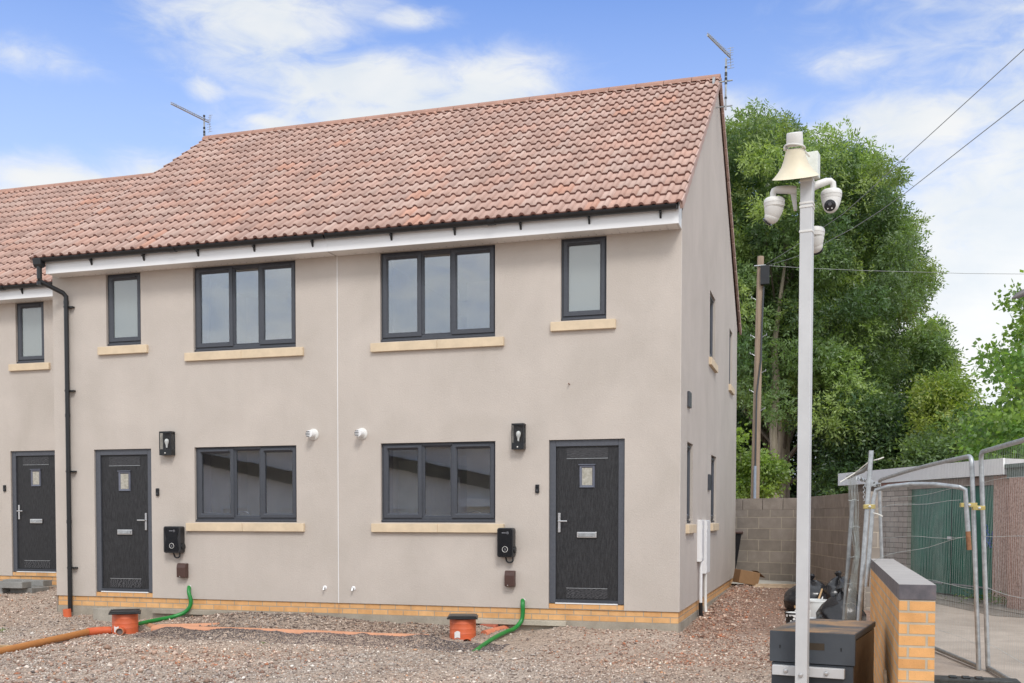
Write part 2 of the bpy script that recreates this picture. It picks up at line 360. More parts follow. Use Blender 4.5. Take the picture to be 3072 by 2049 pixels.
M['glassobs'] = lampglass()
def obscured():
    t = NT('obscured_bathroom_glass'); t.b.inputs['Base Color'].default_value = (.30, .34, .335, 1); t.b.inputs['Roughness'].default_value = .5
    gl = t.new('ShaderNodeBsdfGlossy'); gl.inputs['Roughness'].default_value = .03; mx = t.new('ShaderNodeMixShader'); mx.inputs[0].default_value = .14
    tr = t.new('ShaderNodeBsdfTransparent'); m2 = t.new('ShaderNodeMixShader'); m2.inputs[0].default_value = .35; t.l.new(t.b.outputs[0], m2.inputs[1]); t.l.new(tr.outputs[0], m2.inputs[2])
    t.l.new(m2.outputs[0], mx.inputs[1]); t.l.new(gl.outputs[0], mx.inputs[2]); t.l.new(mx.outputs[0], t.out.inputs[0]); return t.m
M['obs'] = obscured()
def frosted():
    t = NT('frosted_glass').set(.35, 0, .5); p = t.pos(); t.col(t.ramp(t.noise(p, 30, 4, .6), [(.3, (.30, .28, .22)), (.7, (.50, .48, .42))])); return t.m
M['frost'] = frosted()
M['room'] = simple('painted_plaster', (.86, .82, .72), .9, var=.03); M['roomdark'] = simple('kitchen_units', (.66, .66, .54), .6, var=.05)
M['orange'] = simple('orange_drain_plastic', (.60, .125, .045), .45, var=.12, nscale=5)
M['terrac'] = simple('ochre_drain_pipe', (.46, .19, .055), .5, var=.10, nscale=4)
M['clay'] = simple('dusty_clay_pipe', (.56, .27, .155), .75, var=.12, nscale=5)
M['green'] = simple('green_duct_plastic', (.012, .21, .035), .35, var=.18, nscale=7)
M['brown'] = simple('brown_plastic', (.075, .038, .030), .45, var=.10)
M['galv'] = galv_mat('galvanised_steel'); M['galvd'] = galv_mat('dull_galvanised_steel', (.27, .28, .28)); M['zinc'] = simple('yellow_zinc', (.52, .42, .16), .4, .6, var=.2, nscale=30)
M['alu'] = simple('painted_aluminium', (.56, .56, .56), .5, .1, var=.07, nscale=4)
M['cream'] = simple('yellowed_cream_plastic', (.70, .63, .47), .5, var=.09, nscale=6)
M['camwhite'] = simple('white_housing', (.68, .665, .63), .45, var=.06)
M['lens'] = simple('dark_lens', (.012, .012, .014), .12, var=.2)
M['gardoor'] = simple('green_painted_steel', (.014, .15, .09), .45, var=.25, nscale=3)
M['fascia'] = simple('painted_board', (.90, .90, .89), .6, var=.03)
M['pebble'] = None
def pebble_mat():
    t = NT('pink_pebbledash').set(.95, 0, .2); p = t.pos(); n = t.noise(p, 26, 4, .8)
    t.col(t.ramp(n, [(.36, (.33, .21, .175)), (.5, (.52, .35, .295)), (.65, (.66, .47, .41))])); t.bump(n, .7, .012); return t.m
M['pebble'] = pebble_mat()
M['pebgrey'] = simple('grey_roughcast', (.30, .26, .22), .95, var=.5, nscale=70, bump=.7)
M['wood'] = timber_mat('softwood', (.50, .33, .17), (.1, 1, 1)); M['palewood'] = timber_mat('pale_softwood', (.60, .47, .33), (.1, 1, 1))
M['pole'] = timber_mat('creosoted_pole', (.36, .27, .195), (1, 1, .05), 22)
M['bag'] = simple('black_polythene', (.018, .018, .020), .22, var=.3, nscale=6, bump=.5, bscale=14)
M['card'] = simple('cardboard', (.30, .175, .085), .85, var=.10)
def blue_brick():
    t = NT('engineering_brick').set(.6, 0, .4); p = t.pos(); w = t.new('ShaderNodeTexWave', wave_type='BANDS', bands_direction='Y')
    w.inputs['Scale'].default_value = 1 / .075 / 3.1416 * 1.5708; t.l.new(p, w.inputs['Vector'])
    n = t.noise(p, 12, 6, .7); c = t.ramp(n, [(.3, (.085, .08, .09)), (.6, (.14, .125, .135)), (.8, (.20, .14, .14))])
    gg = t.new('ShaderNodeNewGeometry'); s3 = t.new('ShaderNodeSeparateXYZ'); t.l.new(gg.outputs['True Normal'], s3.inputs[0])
    c = t.mix(t.math('MULTIPLY', t.math('GREATER_THAN', s3.outputs[2], .8), t.ramp(t.noise(t.scale(p, (.6, 6, 1)), 6, 5, .6), [(.3, (.55, .55, .55)), (.7, (.95, .95, .95))])), c, (.47, .44, .41))  # upward faces paler: cement haze and sky sheen painted into the colour
    t.col(t.mix(t.ramp(w.outputs[1], [(.93, (0, 0, 0)), (.98, (.8, .8, .8))]), c, (.33, .29, .25))); t.bump(n, .3, .004); return t.m
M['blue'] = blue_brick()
def rusty():
    t = NT('weathered_grey_steel').set(.5, .3, .4); p = t.pos(); n = t.noise(p, 2.4, 6, .6, .5); n2 = t.noise(p, 60, 3, .6)
    c = t.ramp(t.math('ADD', n, t.math('MULTIPLY', t.math('SUBTRACT', n2, .5), .25)), [(.36, (.075, .088, .10)), (.47, (.20, .15, .115)), (.60, (.42, .25, .13))])
    t.col(c); t.bump(n2, .15, .002); return t.m
M['rusty'] = rusty()
def chest():
    t = NT('scratched_grey_paint').set(.5, .1, .4); p = t.pos(); n = t.noise(p, 30, 6, .7); n2 = t.noise(p, 3, 4, .6)
    c = t.ramp(n2, [(.3, (.055, .063, .075)), (.7, (.080, .090, .102))]); c = t.mix(t.ramp(n, [(.70, (0, 0, 0)), (.76, (.5, .5, .5))]), c, (.28, .24, .20)); t.col(c); return t.m
M['chest'] = chest()
M['chestside'] = simple('brown_stained_steel', (.13, .088, .055), .35, .3, var=.35, nscale=12)
M['stone'] = attr_mat('crushed_stone'); M['leaf'] = leaf_mat('leaf')
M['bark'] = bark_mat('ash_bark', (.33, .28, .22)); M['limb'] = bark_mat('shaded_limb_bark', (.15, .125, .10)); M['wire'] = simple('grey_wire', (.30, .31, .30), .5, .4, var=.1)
M['cable'] = simple('dark_cable', (.05, .055, .06), .6)
M['mesh'] = simple('galvanised_mesh', (.44, .47, .45), .5, .1, var=.15)
M['rope'] = simple('white_rope', (.70, .68, .62), .8)
M['bluepaint'] = simple('blue_spray_paint', (.03, .12, .42), .6)
M['redbrick'] = simple('red_brick', (.42, .125, .075), .9, var=.2, nscale=20, bump=.3)
M['drive'] = concrete_mat('worn_concrete', (.37, .315, .265), 1.6)
M['kerb'] = concrete_mat('kerb_concrete', (.20, .175, .15), 2.5)
M['drop'] = simple('white_paint_splash', (.75, .74, .72), .6)

# ================================================================== ground
def nzf(x, y, seed, f):
    r = np.random.default_rng(seed); o = 0
    for k in range(10):
        a = r.uniform(0, 6.28); p = r.uniform(0, 6.28); ff = f * r.uniform(.6, 2.2)
        o = o + np.sin((x * math.cos(a) + y * math.sin(a)) * ff * 6.28 + p)
    return o / 10 ** .5
def sst(t): t = np.clip(t, 0, 1); return t * t * (3 - 2 * t)
def gh(x, y):
    x = np.asarray(x, float); y = np.asarray(y, float)
    b = np.interp(y, [-60, -6, -3, -1.6, -1, 0, 2, 4, 8, 14, 60], [-.6, -.44, -.40, -.385, -.37, -.275, -.235, -.20, -.13, -.10, 0])
    m = np.interp(x, [-9.3, -8.5, -7.7, -7.04, -6.5, -5.95, -5.1, -4.4, -3.7, -3.1, -2.5, -2, -1.4, -.8, 0, .3], [0, -.02, -.03, .01, .08, .125, .125, .055, .02, .03, .03, -.01, .06, .04, .02, 0])
    near = np.exp(-((y + .15) / .38) ** 2) * (y < .5)
    b = b + m * near
    b = b + .20 * sst((-9.1 - x) / .5) * sst((y + .6) / 2.2) * sst((8 - y) / 2)
    ridge = np.exp(-((y + 1.18) / .17) ** 2) * sst((x + 6.9) / .4) * sst((-2.5 - x) / .4)
    b = b + ridge * (.092 + .026 * nzf(x, y * .3, 5, .8))
    tr = np.exp(-((y + .93) / .10) ** 2) * sst((x + 6.9) / .3) * sst((-2.6 - x) / .3)
    b = b - tr * .01
    lane = sst((x - .0) / .25) * sst((.75 - x) / .5) * sst((y + .2) / .5) * sst((8 - y) / 1)
    b = b + lane * .045
    loc = np.exp(-(np.clip(np.abs(x + 4) - 9, 0, None) / 3) ** 2) * np.exp(-(np.clip(np.abs(y + 1) - 9, 0, None) / 3) ** 2)
    b = b - .14 * sst((x - 2.38) / .15) * sst((12 - y) / 2) * sst((y + 30) / 6)
    return b + loc * (.012 * nzf(x, y, 1, .7) + .007 * nzf(x, y, 2, 2.3) + .004 * nzf(x, y, 9, 6))
xs = np.concatenate([[-900, -400, -200, -100, -60, -40, -30, -24, -20, -17, -15], np.arange(-13.5, 2.6, .05), [3, 4, 5, 7, 10, 15, 22, 35, 60, 100, 200, 400, 900]])
ys = np.concatenate([[-900, -400, -200, -100, -60, -40, -30, -22, -17, -13, -10, -8, -6.5, -5.5], np.arange(-5, .4, .05), np.arange(.5, 11, .12), [12, 14, 17, 22, 30, 45, 80, 150, 300, 600, 1100]])
GX, GY = np.meshgrid(xs, ys); GZ = gh(GX, GY)
nx, ny = len(xs), len(ys); idx = np.arange(nx * ny).reshape(ny, nx)
F = np.stack([idx[:-1, :-1], idx[:-1, 1:], idx[1:, 1:], idx[1:, :-1]], -1).reshape(-1, 4)
def ground_mat():
    t = NT('gravelly_soil').set(.95, 0, .15); p = t.pos()
    v = t.new('ShaderNodeTexVoronoi'); v.inputs['Scale'].default_value = 48; t.l.new(p, v.inputs['Vector'])
    n = t.noise(p, .8, 7, .6); sp = t.new('ShaderNodeSeparateXYZ'); t.l.new(p, sp.inputs[0])
    base = t.ramp(n, [(.3, (.31, .235, .185)), (.5, (.37, .295, .24)), (.7, (.42, .35, .295))])
    lane = t.math('MULTIPLY', t.math('MULTIPLY', t.math('SUBTRACT', sp.outputs[1], -1.0), .5, clamp=True), t.math('MULTIPLY', t.math('ADD', sp.outputs[0], .2), 2.0, clamp=True))
    base = t.mix(t.math('MULTIPLY', lane, .75), base, (.22, .135, .10))
    vv = t.new('ShaderNodeSeparateColor'); t.l.new(v.outputs['Color'], vv.inputs[0])
    c = t.mix(.7, base, t.ramp(vv.outputs[0], [(0, (.6, .58, .56)), (.5, (1.0, .98, .95)), (1, (1.6, 1.55, 1.5))]), 'MULTIPLY')
    t.col(c); t.bump(v.outputs['Distance'], .8, .012); return t.m
tag(raw('ground', np.stack([GX, GY, GZ], -1).reshape(-1, 3), F, ground_mat(), smooth=True), 'rough gravelly ground of a building site', kind='structure')
# loose stones: one mass nobody could count
def stones(name, rects, label):
    V = []; Fc = []; C = []; base = 0
    octv = np.array([(1, 0, 0), (0, 1, 0), (-1, 0, 0), (0, -1, 0), (0, 0, 1), (0, 0, -1)], float)
    octf = np.array([(0, 1, 4), (1, 2, 4), (2, 3, 4), (3, 0, 4), (1, 0, 5), (2, 1, 5), (3, 2, 5), (0, 3, 5)])
    for (x0, x1, y0, y1, dens, smin, smax, mode) in rects:
        n = int((x1 - x0) * (y1 - y0) * dens); x = RNG.uniform(x0, x1, n); y = RNG.uniform(y0, y1, n)
        if mode == 'bank':
            keep = (np.abs(y + 1.27 + .05 * nzf(x, y * 0, 21, .4)) < .27 * RNG.uniform(.5, 1.25, n)) | ((x > -3.0) & (y > -1.5))
            keep &= ~((np.abs(y + .93) < .05) & (x < -2.9)); x, y = x[keep], y[keep]; n = len(x)
        elif mode == 'grey':
            keep = ~((x > -6.9) & (x < -2.0) & (np.abs(y + 1.27) < .22 + .05 * nzf(x, y, 41, .6))); x, y = x[keep], y[keep]; n = len(x)
            if dens > 500: keep = RNG.random(n) > .62 * sst((nzf(x * .45, y, 51, .28) - .35) / .6); x, y = x[keep], y[keep]; n = len(x)
        s = smin + (smax - smin) * RNG.power(.42, n) * RNG.uniform(.3, 1, n)
        # keep clear of the exposed pipe
        pk = (np.abs(y + .93) < .045 + s) & (x > -6.85) & (x < -2.95) & (nzf(x, y * 0, 33, .5) < .75); s = np.where(pk, s * .25, s)
        z = gh(x, y)
        sc = np.stack([s * RNG.uniform(.7, 1.4, n), s * RNG.uniform(.6, 1.2, n), s * RNG.uniform(.35, .8, n)], -1)
        q = octv[None] * RNG.uniform(.65, 1.25, (n, 6, 1)) + RNG.uniform(-.22, .22, (n, 6, 3))
        q = q * sc[:, None, :]
        a = RNG.uniform(0, 6.28, n); b = RNG.uniform(-.5, .5, n)
        ca, sa, cb, sb = np.cos(a), np.sin(a), np.cos(b), np.sin(b)
        qx = q[..., 0] * cb[:, None] - q[..., 2] * sb[:, None]; qz = q[..., 0] * sb[:, None] + q[..., 2] * cb[:, None]; qy = q[..., 1]
        X = qx * ca[:, None] - qy * sa[:, None] + x[:, None]; Yy = qx * sa[:, None] + qy * ca[:, None] + y[:, None]; Z = qz + (z + sc[:, 2] * .45)[:, None]
        V.append(np.stack([X, Yy, Z], -1).reshape(-1, 3)); Fc.append((octf[None] + (base + np.arange(n) * 6)[:, None, None]).reshape(-1, 3)); base += n * 6
        pal = {'grey': ([(.44, .385, .345), (.36, .305, .27), (.55, .495, .445), (.72, .67, .61), (.26, .21, .185), (.47, .31, .24), (.84, .80, .75), (.13, .115, .11), (.55, .33, .21)], [.24, .20, .21, .12, .10, .045, .035, .035, .02]),
               'red': ([(.37, .26, .205), (.30, .195, .15), (.46, .355, .295), (.64, .53, .45), (.23, .145, .115), (.44, .20, .12), (.78, .70, .62), (.36, .30, .275)], [.25, .22, .18, .08, .12, .06, .02, .07]),
               'bank': ([(.20, .17, .165), (.15, .13, .13), (.27, .235, .225), (.38, .34, .325), (.10, .085, .085), (.32, .22, .18)], [.28, .25, .2, .08, .15, .04])}
        pal['mound'] = ([(.25, .205, .175), (.19, .155, .135), (.33, .28, .24), (.13, .105, .095), (.45, .39, .34), (.36, .24, .17)], [.28, .24, .2, .14, .09, .05])
        cols, pr = pal[mode if mode in pal else 'grey']; cols = np.array(cols); pr = np.array(pr) / sum(pr)
        ci = RNG.choice(len(cols), n, p=pr); c = cols[ci] * RNG.uniform(.8, 1.2, (n, 1)) * (1 + .10 * nzf(x, y, 4, .25))[:, None]
        c = c * np.array([.96, .905, .86]) * (1 + .17 * np.clip(nzf(x, y, 8, .22), -.35, 1.5)[:, None] * np.array([1, .62, .35]))
        if mode == 'grey': c = c * np.where((y > -1.25)[:, None], np.array([.92, .89, .88]), 1)
        C.append(np.repeat(np.clip(c, 0.02, .9), 8, 0))
    o = raw(name, np.concatenate(V), np.concatenate(Fc), M['stone'], cols=np.concatenate(C))
    return tag(o, label, 'gravel', kind='stuff')
stones('loose_gravel', [(-11.5, 1.35, -5.6, -1.3, 1900, .0045, .021, 'grey'), (-11.5, 1.3, -1.35, 0, 1100, .005, .026, 'grey'), (-15, -9.35, -.2, 1.86, 800, .006, .03, 'grey'),
                        (.05, 2.15, -2.0, 8.2, 750, .006, .026, 'red'), (.02, .7, -.2, 8.0, 500, .01, .040, 'red'), (-11.5, 1.35, -5.6, -1.3, 45, .015, .045, 'grey'), (-11, -3.5, -5.4, -2.2, 130, .012, .05, 'red'), (-1.5, 1.4, -2.2, 0, 300, .008, .03, 'red')],
       'pale mixed gravel and rubble spread over the site')
stones('dark_gravel_bank', [(-6.95, -1.9, -2.0, -.97, 6500, .006, .016, 'bank')], 'darker gravel banked along the drain pipe')
stones('rubble_mound', [(-7.0, -2.9, -.86, -.02, 1700, .006, .03, 'mound')], 'brown rubble heaped against the brick plinth')
# concrete drive on the right with its gutter strip
dr = MB(); dr.add([(2.42, -16, -.235), (14, -16, -.235), (14, -1.6, -.235), (4.05, 3.2, -.222), (3.35, 5.6, -.215), (2.42, 5.6, -.215)], [(0, 1, 2, 3, 4, 5)])
tag(dr.build('driveway', M['drive']), 'worn pale concrete drive leading to the garages', kind='structure')
gu = MB(); gu.add([(14, -1.6, -.231), (14, -.7, -.231), (4.45, 3.6, -.218), (3.3, 7.0, -.205), (2.8, 7.0, -.205), (3.35, 5.6, -.211), (4.05, 3.2, -.218)], [(0, 1, 2, 3, 4, 5, 6)])
tag(gu.build('gutter_strip', M['kerb']), 'darker gutter strip along the edge of the concrete drive', kind='structure')
ap = MB(); ap.add([(14, -.7, -.225), (14, 9, -.2), (2.3, 11, -.19), (2.8, 8.3, -.195), (3.3, 7.0, -.199), (4.45, 3.6, -.212)], [(0, 1, 2, 3, 4, 5)])
tag(ap.build('garage_apron', concrete_mat('apron_concrete', (.27, .235, .20), 2.5)), 'grey concrete apron in front of the green garage door', kind='structure')

# ================================================================== houses
HW, HH, DD = 4.662, 4.725, 8.29
DZ, DA, DWD = .069, .696, .986
RSL = (8.205 - 4.93) / (DD / 2 + .37)
ROLLW = .1498
def wall_cells(mb, x0, x1, z0, z1, ops, y=0.0, depth=.11, back=None):
    xs_ = sorted({x0, x1, *[o[0] for o in ops], *[o[1] for o in ops]}); zs_ = sorted({z0, z1, *[o[2] for o in ops], *[o[3] for o in ops]})
    for i in range(len(xs_) - 1):
        for j in range(len(zs_) - 1):
            a, b, c, d = xs_[i], xs_[i + 1], zs_[j], zs_[j + 1]; mx, mz = (a + b) / 2, (c + d) / 2
            if any(o[0] < mx < o[1] and o[2] < mz < o[3] for o in ops): continue
            mb.quad((a, y, c), (b, y, c), (b, y, d), (a, y, d))
            if back: mb.quad((a, y + back, d), (b, y + back, d), (b, y + back, c), (a, y + back, c))
    for (a, b, c, d) in ops:
        e = back or depth
        mb.quad((a, y, c), (a, y, d), (a, y + e, d), (a, y + e, c)); mb.quad((b, y, d), (b, y, c), (b, y + e, c), (b, y + e, d))
        mb.quad((a, y, d), (b, y, d), (b, y + e, d), (a, y + e, d)); mb.quad((a, y, c), (a, y + e, c), (b, y + e, c), (b, y, c))

def window(parent, Mx, x0, x1, z0, z1, kind, sill=True, tap=False, blind=False, rec=.045):
    """outer frame mesh = the window; sashes, panes and vents are its children"""
    w = x1 - x0; y = rec; fr = MB(Mx); zb = z0 + .035
    fr.ring(x0, x1, zb, z1, [(0, y), (.040, y), (.048, y + .012), (.048, y + .06), (0, y + .06)])
    fr.box(x0, x1, y - .018, y + .06, z0 - .001, zb - .0005); fr.box(x0, x1, y - .026, y - .0185, z0 + .012, zb - .008)
    if kind == 'triple':
        m1, m2 = x0 + w * .352, x0 + w * .628
        for m in (m1, m2): fr.box(m - .030, m + .030, y + .001, y + .059, zb + .049, z1 - .049)
        fr.ring(m1 + .030, m2 - .030, zb + .048, z1 - .048, [(0, y + .006), (.012, y + .014), (.012, y + .05), (0, y + .05)])
    o = fr.build('window', M['anth'], parent, bevel=.002)
    rsash = []
    if kind == 'triple': rsash = [(x0 + .022, m1 + .014), (m2 - .014, x1 - .022)]
    else: rsash = [(x0 + .022, x1 - .022)]
    for (a, b) in rsash:
        s = MB(Mx); s.ring(a, b, zb + .020, z1 - .020, [(0, y - .004), (.008, y - .016), (.050, y - .016), (.070, y + .004), (.070, y + .045), (0, y + .045)])
        s.build('sash', M['anth'], o, bevel=.0015)
        g = MB(Mx); g.box(a + .068, b - .068, y + .016, y + .022, zb + .088, z1 - .088); g.build('pane', M['obs'] if blind else M['glass'], o)
        v = MB(Mx); v.box(a + .075, b - .075, y - .034, y - .0165, z1 - .066, z1 - .046); v.build('trickle_vent', M['anth'], o, bevel=.004)
    if kind == 'triple':
        g = MB(Mx); g.box(m1 + .040, m2 - .040, y + .024, y + .030, zb + .058, z1 - .058); g.build('pane', M['glass'], o)
        h = MB(Mx); h.box(m2 + .052, m2 + .062, y + .07, y + .10, (z0 + z1) / 2 - .07, (z0 + z1) / 2 + .07); h.build('inside_handle', M['white'], o, bevel=.003)
    return o
def sillp(parent, Mx, x0, x1, z0, h=.115, out=.045, split=True, ext=.125):
    s = MB(Mx)
    if split:
        xm = (x0 + x1) / 2 + .02; s.box(x0 - ext, xm - .003, -out, .05, z0 - .015 - h, z0 - .015); s.box(xm + .003, x1 + ext, -out, .05, z0 - .015 - h, z0 - .015)
        s.box(xm - .004, xm + .004, -out + .006, .05, z0 - .012 - h, z0 - .018)
    else: s.box(x0 - ext, x1 + ext, -out, .05, z0 - .015 - h, z0 - .015)
    return s.build('window_sill', M['sill'], parent, bevel=.005)
def door(parent, Mx, x0, x1, z0, z1, hinge_right, rec=.04):
    y = rec; d = MB(Mx); fw = .085
    a, b = x0 + fw, x1 - fw
    d.box(a + .004, b - .004, y + .012, y + .055, z0 + .052, z1 - fw - .004)
    o = d.build('door', M['door'], parent)
    f = MB(Mx)
    f.box(x0, a, y - .012, y + .06, z0, z1); f.box(b, x1, y - .012, y + .06, z0, z1); f.box(a, b, y - .012, y + .06, z1 - fw, z1)
    f.build('door_frame', M['anthdoor'], o, bevel=.006)
    t = MB(Mx); t.box(a, b, y - .02, y + .06, z0 + .012, z0 + .030); t.box(a, b, y - .01, y + .06, z0 + .0305, z0 + .05); t.build('threshold', M['anth'], o, bevel=.002)
    t = MB(Mx); t.box(a, b, y - .030, y + .05, z0 - .004, z0 + .0115); t.build('threshold_strip', M['white'], o, bevel=.002)
    cx = (a + b) / 2; hw = .27 * (b - a) / .82
    for (c, e, n) in ((z1 - fw - .155, z1 - fw - .018, 'top_rail_panel'), (z0 + .068, z0 + .20, 'bottom_rail_panel')):
        g = MB(Mx); g.box(cx - hw, cx + hw, y + .008, y + .0115, c, e); g.build(n, M['grain'], o, bevel=.001)
        g = MB(Mx); zz = c if n[0] == 't' else e; g.box(cx - hw, cx + hw, y + .005, y + .0078, zz - .003, zz + .003); g.build('panel_bead', M['galv'], o)
    # small glazed light in a moulded surround
    gz0, gz1 = z1 - .58 * 1.0, z1 - .36; gw = .066
    g = MB(Mx); g.ring(cx - gw - .034, cx + gw + .034, gz0 - .034, gz1 + .034, [(0, y + .006), (.006, y - .006), (.020, y - .004), (.034, y + .008), (.034, y + .0115), (0, y + .0115)])
    g.box(cx - gw - .044, cx + gw + .044, y - .016, y + .008, gz1 + .036, gz1 + .047)
    s2 = g.build('glazing_surround', simple_cached('slate_blue_moulding', (.13, .14, .18)), o)
    g = MB(Mx); g.box(cx - gw, cx + gw, y + .004, y + .010, gz0, gz1); g.build('door_light', M['frost'], o)
    g = MB(Mx); hx = .112; zc = z0 + .885
    g.box(cx - .085 * 1.5, cx + .085 * 1.5, y - .010, y + .0115, zc - .037, zc + .037); lb = g.build('letterbox', M['steel'], o, bevel=.006)
    g = MB(Mx); g.box(cx - .108, cx + .108, y - .017, y - .0105, zc - .022, zc + .024); g.build('letterbox_flap', M['galv'], o, bevel=.004)
    hx = (a + .045) if hinge_right else (b - .045); sg = 1 if hinge_right else -1; zh = z0 + 1.06
    g = MB(Mx); g.box(hx - .016, hx + .016, y - .004, y + .0115, zh - .145, zh + .105); g.tube([(hx, y - .003, zh), (hx, y - .045, zh)], .010); g.tube([(hx - sg * .005, y - .045, zh), (hx + sg * .115, y - .045, zh)], .010)
    g.build('handle', M['steel'], o, bevel=.003)
    return o
_sc = {}
def simple_cached(n, c, r=.45):
    if n not in _sc: _sc[n] = simple(n, c, r)
    return _sc[n]
TILEC = np.array([(.52, .352, .292), (.485, .33, .275), (.53, .338, .272), (.45, .305, .255), (.54, .39, .33), (.56, .325, .245), (.50, .352, .30)])
TP = np.array([.27, .2, .15, .09, .17, .02, .10])
def roof(parent, M4, xa, n_rolls, yo, zo, seed, left_end=False, right_end=False):
    """interlocking double-roll tiles, real courses with thickness; xa = right edge, laid leftwards"""
    r = np.random.default_rng(seed); SL = math.hypot(DD / 2 + .37, 8.205 - 4.93); nC = 17; gauge = SL / 16.72
    du = np.array([0, .30, .50, .52, .56, .63, .73, .83, .90, .94, .96, 1.0]); hu = np.array([0, 0, 0, .012, .023, .031, .034, .031, .023, .012, 0, 0])
    dirs = (Vector((0, DD / 2 + .37, 8.205 - 4.93)).normalized(), )
    for side in (0, 1):
        V = []; Fq = []; C = []; b = 0
        sgn = 1 if side == 0 else -1
        dy, dz = (DD / 2 + .37) / SL, (8.205 - 4.93) / SL; ny_, nz_ = -dz, dy
        prev = r.choice(len(TILEC), p=TP)
        for k in range(nC):
            s0 = k * gauge; s1 = min((k + 1) * gauge + .06, SL)
            if s0 > SL - .02: break
            for t in range(n_rolls):
                col = TILEC[r.choice(len(TILEC), p=TP)] * .94 * r.uniform(.94, 1.06) if (t % 2 == 0 or r.random() < .35) else col
                jit = r.uniform(-.002, .003) if t % 2 == 0 else 0
                ux = xa - (t + 1) * ROLLW + du * ROLLW; m = len(ux); cc = col * (1 + (r.uniform(-.05, .05)))
                last_pan = 0
                for (s, off) in ((s0, .032), (s1, .002), (s0, -.004)):
                    h = hu + off + jit
                    y = -.37 + s * dy + ny_ * h; z = 4.915 + s * dz + nz_ * h
                    if side == 1: y = DD - y
                    V.append(np.stack([ux, y, z], -1))
                i = np.arange(m - 1)
                Fq.append(np.stack([b + i, b + i + 1, b + m + i + 1, b + m + i], -1)); C.append(np.tile(cc, (m - 1, 1)))
                Fq.append(np.stack([b + 2 * m + i, b + 2 * m + i + 1, b + i + 1, b + i], -1)); C.append(np.tile(np.array([.13, .058, .044]) * r.uniform(.85, 1.2), (m - 1, 1)))
                # interlock seam between tile pairs
                b += 3 * m
            # under-side closure so nothing shows through
        V = np.concatenate(V) + np.array([0, yo, zo]); Fq = np.concatenate(Fq)
        if side == 1: Fq = Fq[:, ::-1]
        V = (np.c_[V, np.ones(len(V))] @ np.array(M4).T)[:, :3]
        if side == 0: ro = raw('roof', V, Fq, M['tile'], parent, cols=np.concatenate(C))
        else: raw('rear_slope', V, Fq, M['tile'], ro, cols=np.concatenate(C))
    xb = xa - n_rolls * ROLLW
    # roof deck under the tiles
    d = MB(M4); e = 4.885; d.prism([(-.30 + yo, e + .045 + zo), (DD / 2 + yo, 8.17 + zo), (DD + .30 + yo, e + .045 + zo), (DD + .30 + yo, e + .0 + zo), (DD / 2 + yo, 8.10 + zo), (-.30 + yo, e + zo)], xb + .01, xa - .06, 'yz')
    d.build('roof_deck', M['black'], ro)
    # ridge
    L = .45; x = xa; yr = DD / 2 + yo; zr = 8.205 + zo
    while x > xb + .05:
        x2 = max(x - L, xb); g = MB(M4)
        sec = [(-.135, -.060), (-.115, -.012), (-.045, .042), (0, .050), (.045, .042), (.115, -.012), (.135, -.060), (.115, -.060), (0, .022), (-.115, -.060)]
        g.prism([(yr + a, zr + c) for a, c in sec], x2 + .004, x - .004, 'yz'); g.build('ridge_tile', M['ridge'], ro)
        x = x2
    # verge caps
    for (flag, xv, s) in ((right_end, xa, 1), (left_end, xb, -1)):
        if not flag: continue
        g = MB(M4)
        for side in (0, 1):
            for k in range(17):
                s0 = k * gauge; s1 = min((k + 1) * gauge, SL)
                if s0 > SL - .03: break
                dy, dz = (DD / 2 + .37) / SL, (8.205 - 4.93) / SL
                def pt(s_, off, xx):
                    y = -.37 + s_ * dy - dz * off; z = 4.915 + s_ * dz + dy * off
                    if side: y = DD - y
                    return (xx, y + yo, z + zo)
                xi, xo = xv - .028 * s, xv + .010 * s
                p = [pt(s0, .044, xi), pt(s0, .040, xo), pt(s0, -.055, xo), pt(s0, -.055, xi), pt(s1, .020, xi), pt(s1, .014, xo), pt(s1, -.075, xo), pt(s1, -.075, xi)]
                g.add(p, [(0, 1, 2, 3), (7, 6, 5, 4), (0, 4, 5, 1), (1, 5, 6, 2), (2, 6, 7, 3), (3, 7, 4, 0)])
        vo = g.build('verge_tiles', M['tilev'], ro)
    return ro
M['tilev'] = simple('verge_tile_face', (.46, .32, .27), .85, var=.2, nscale=6)

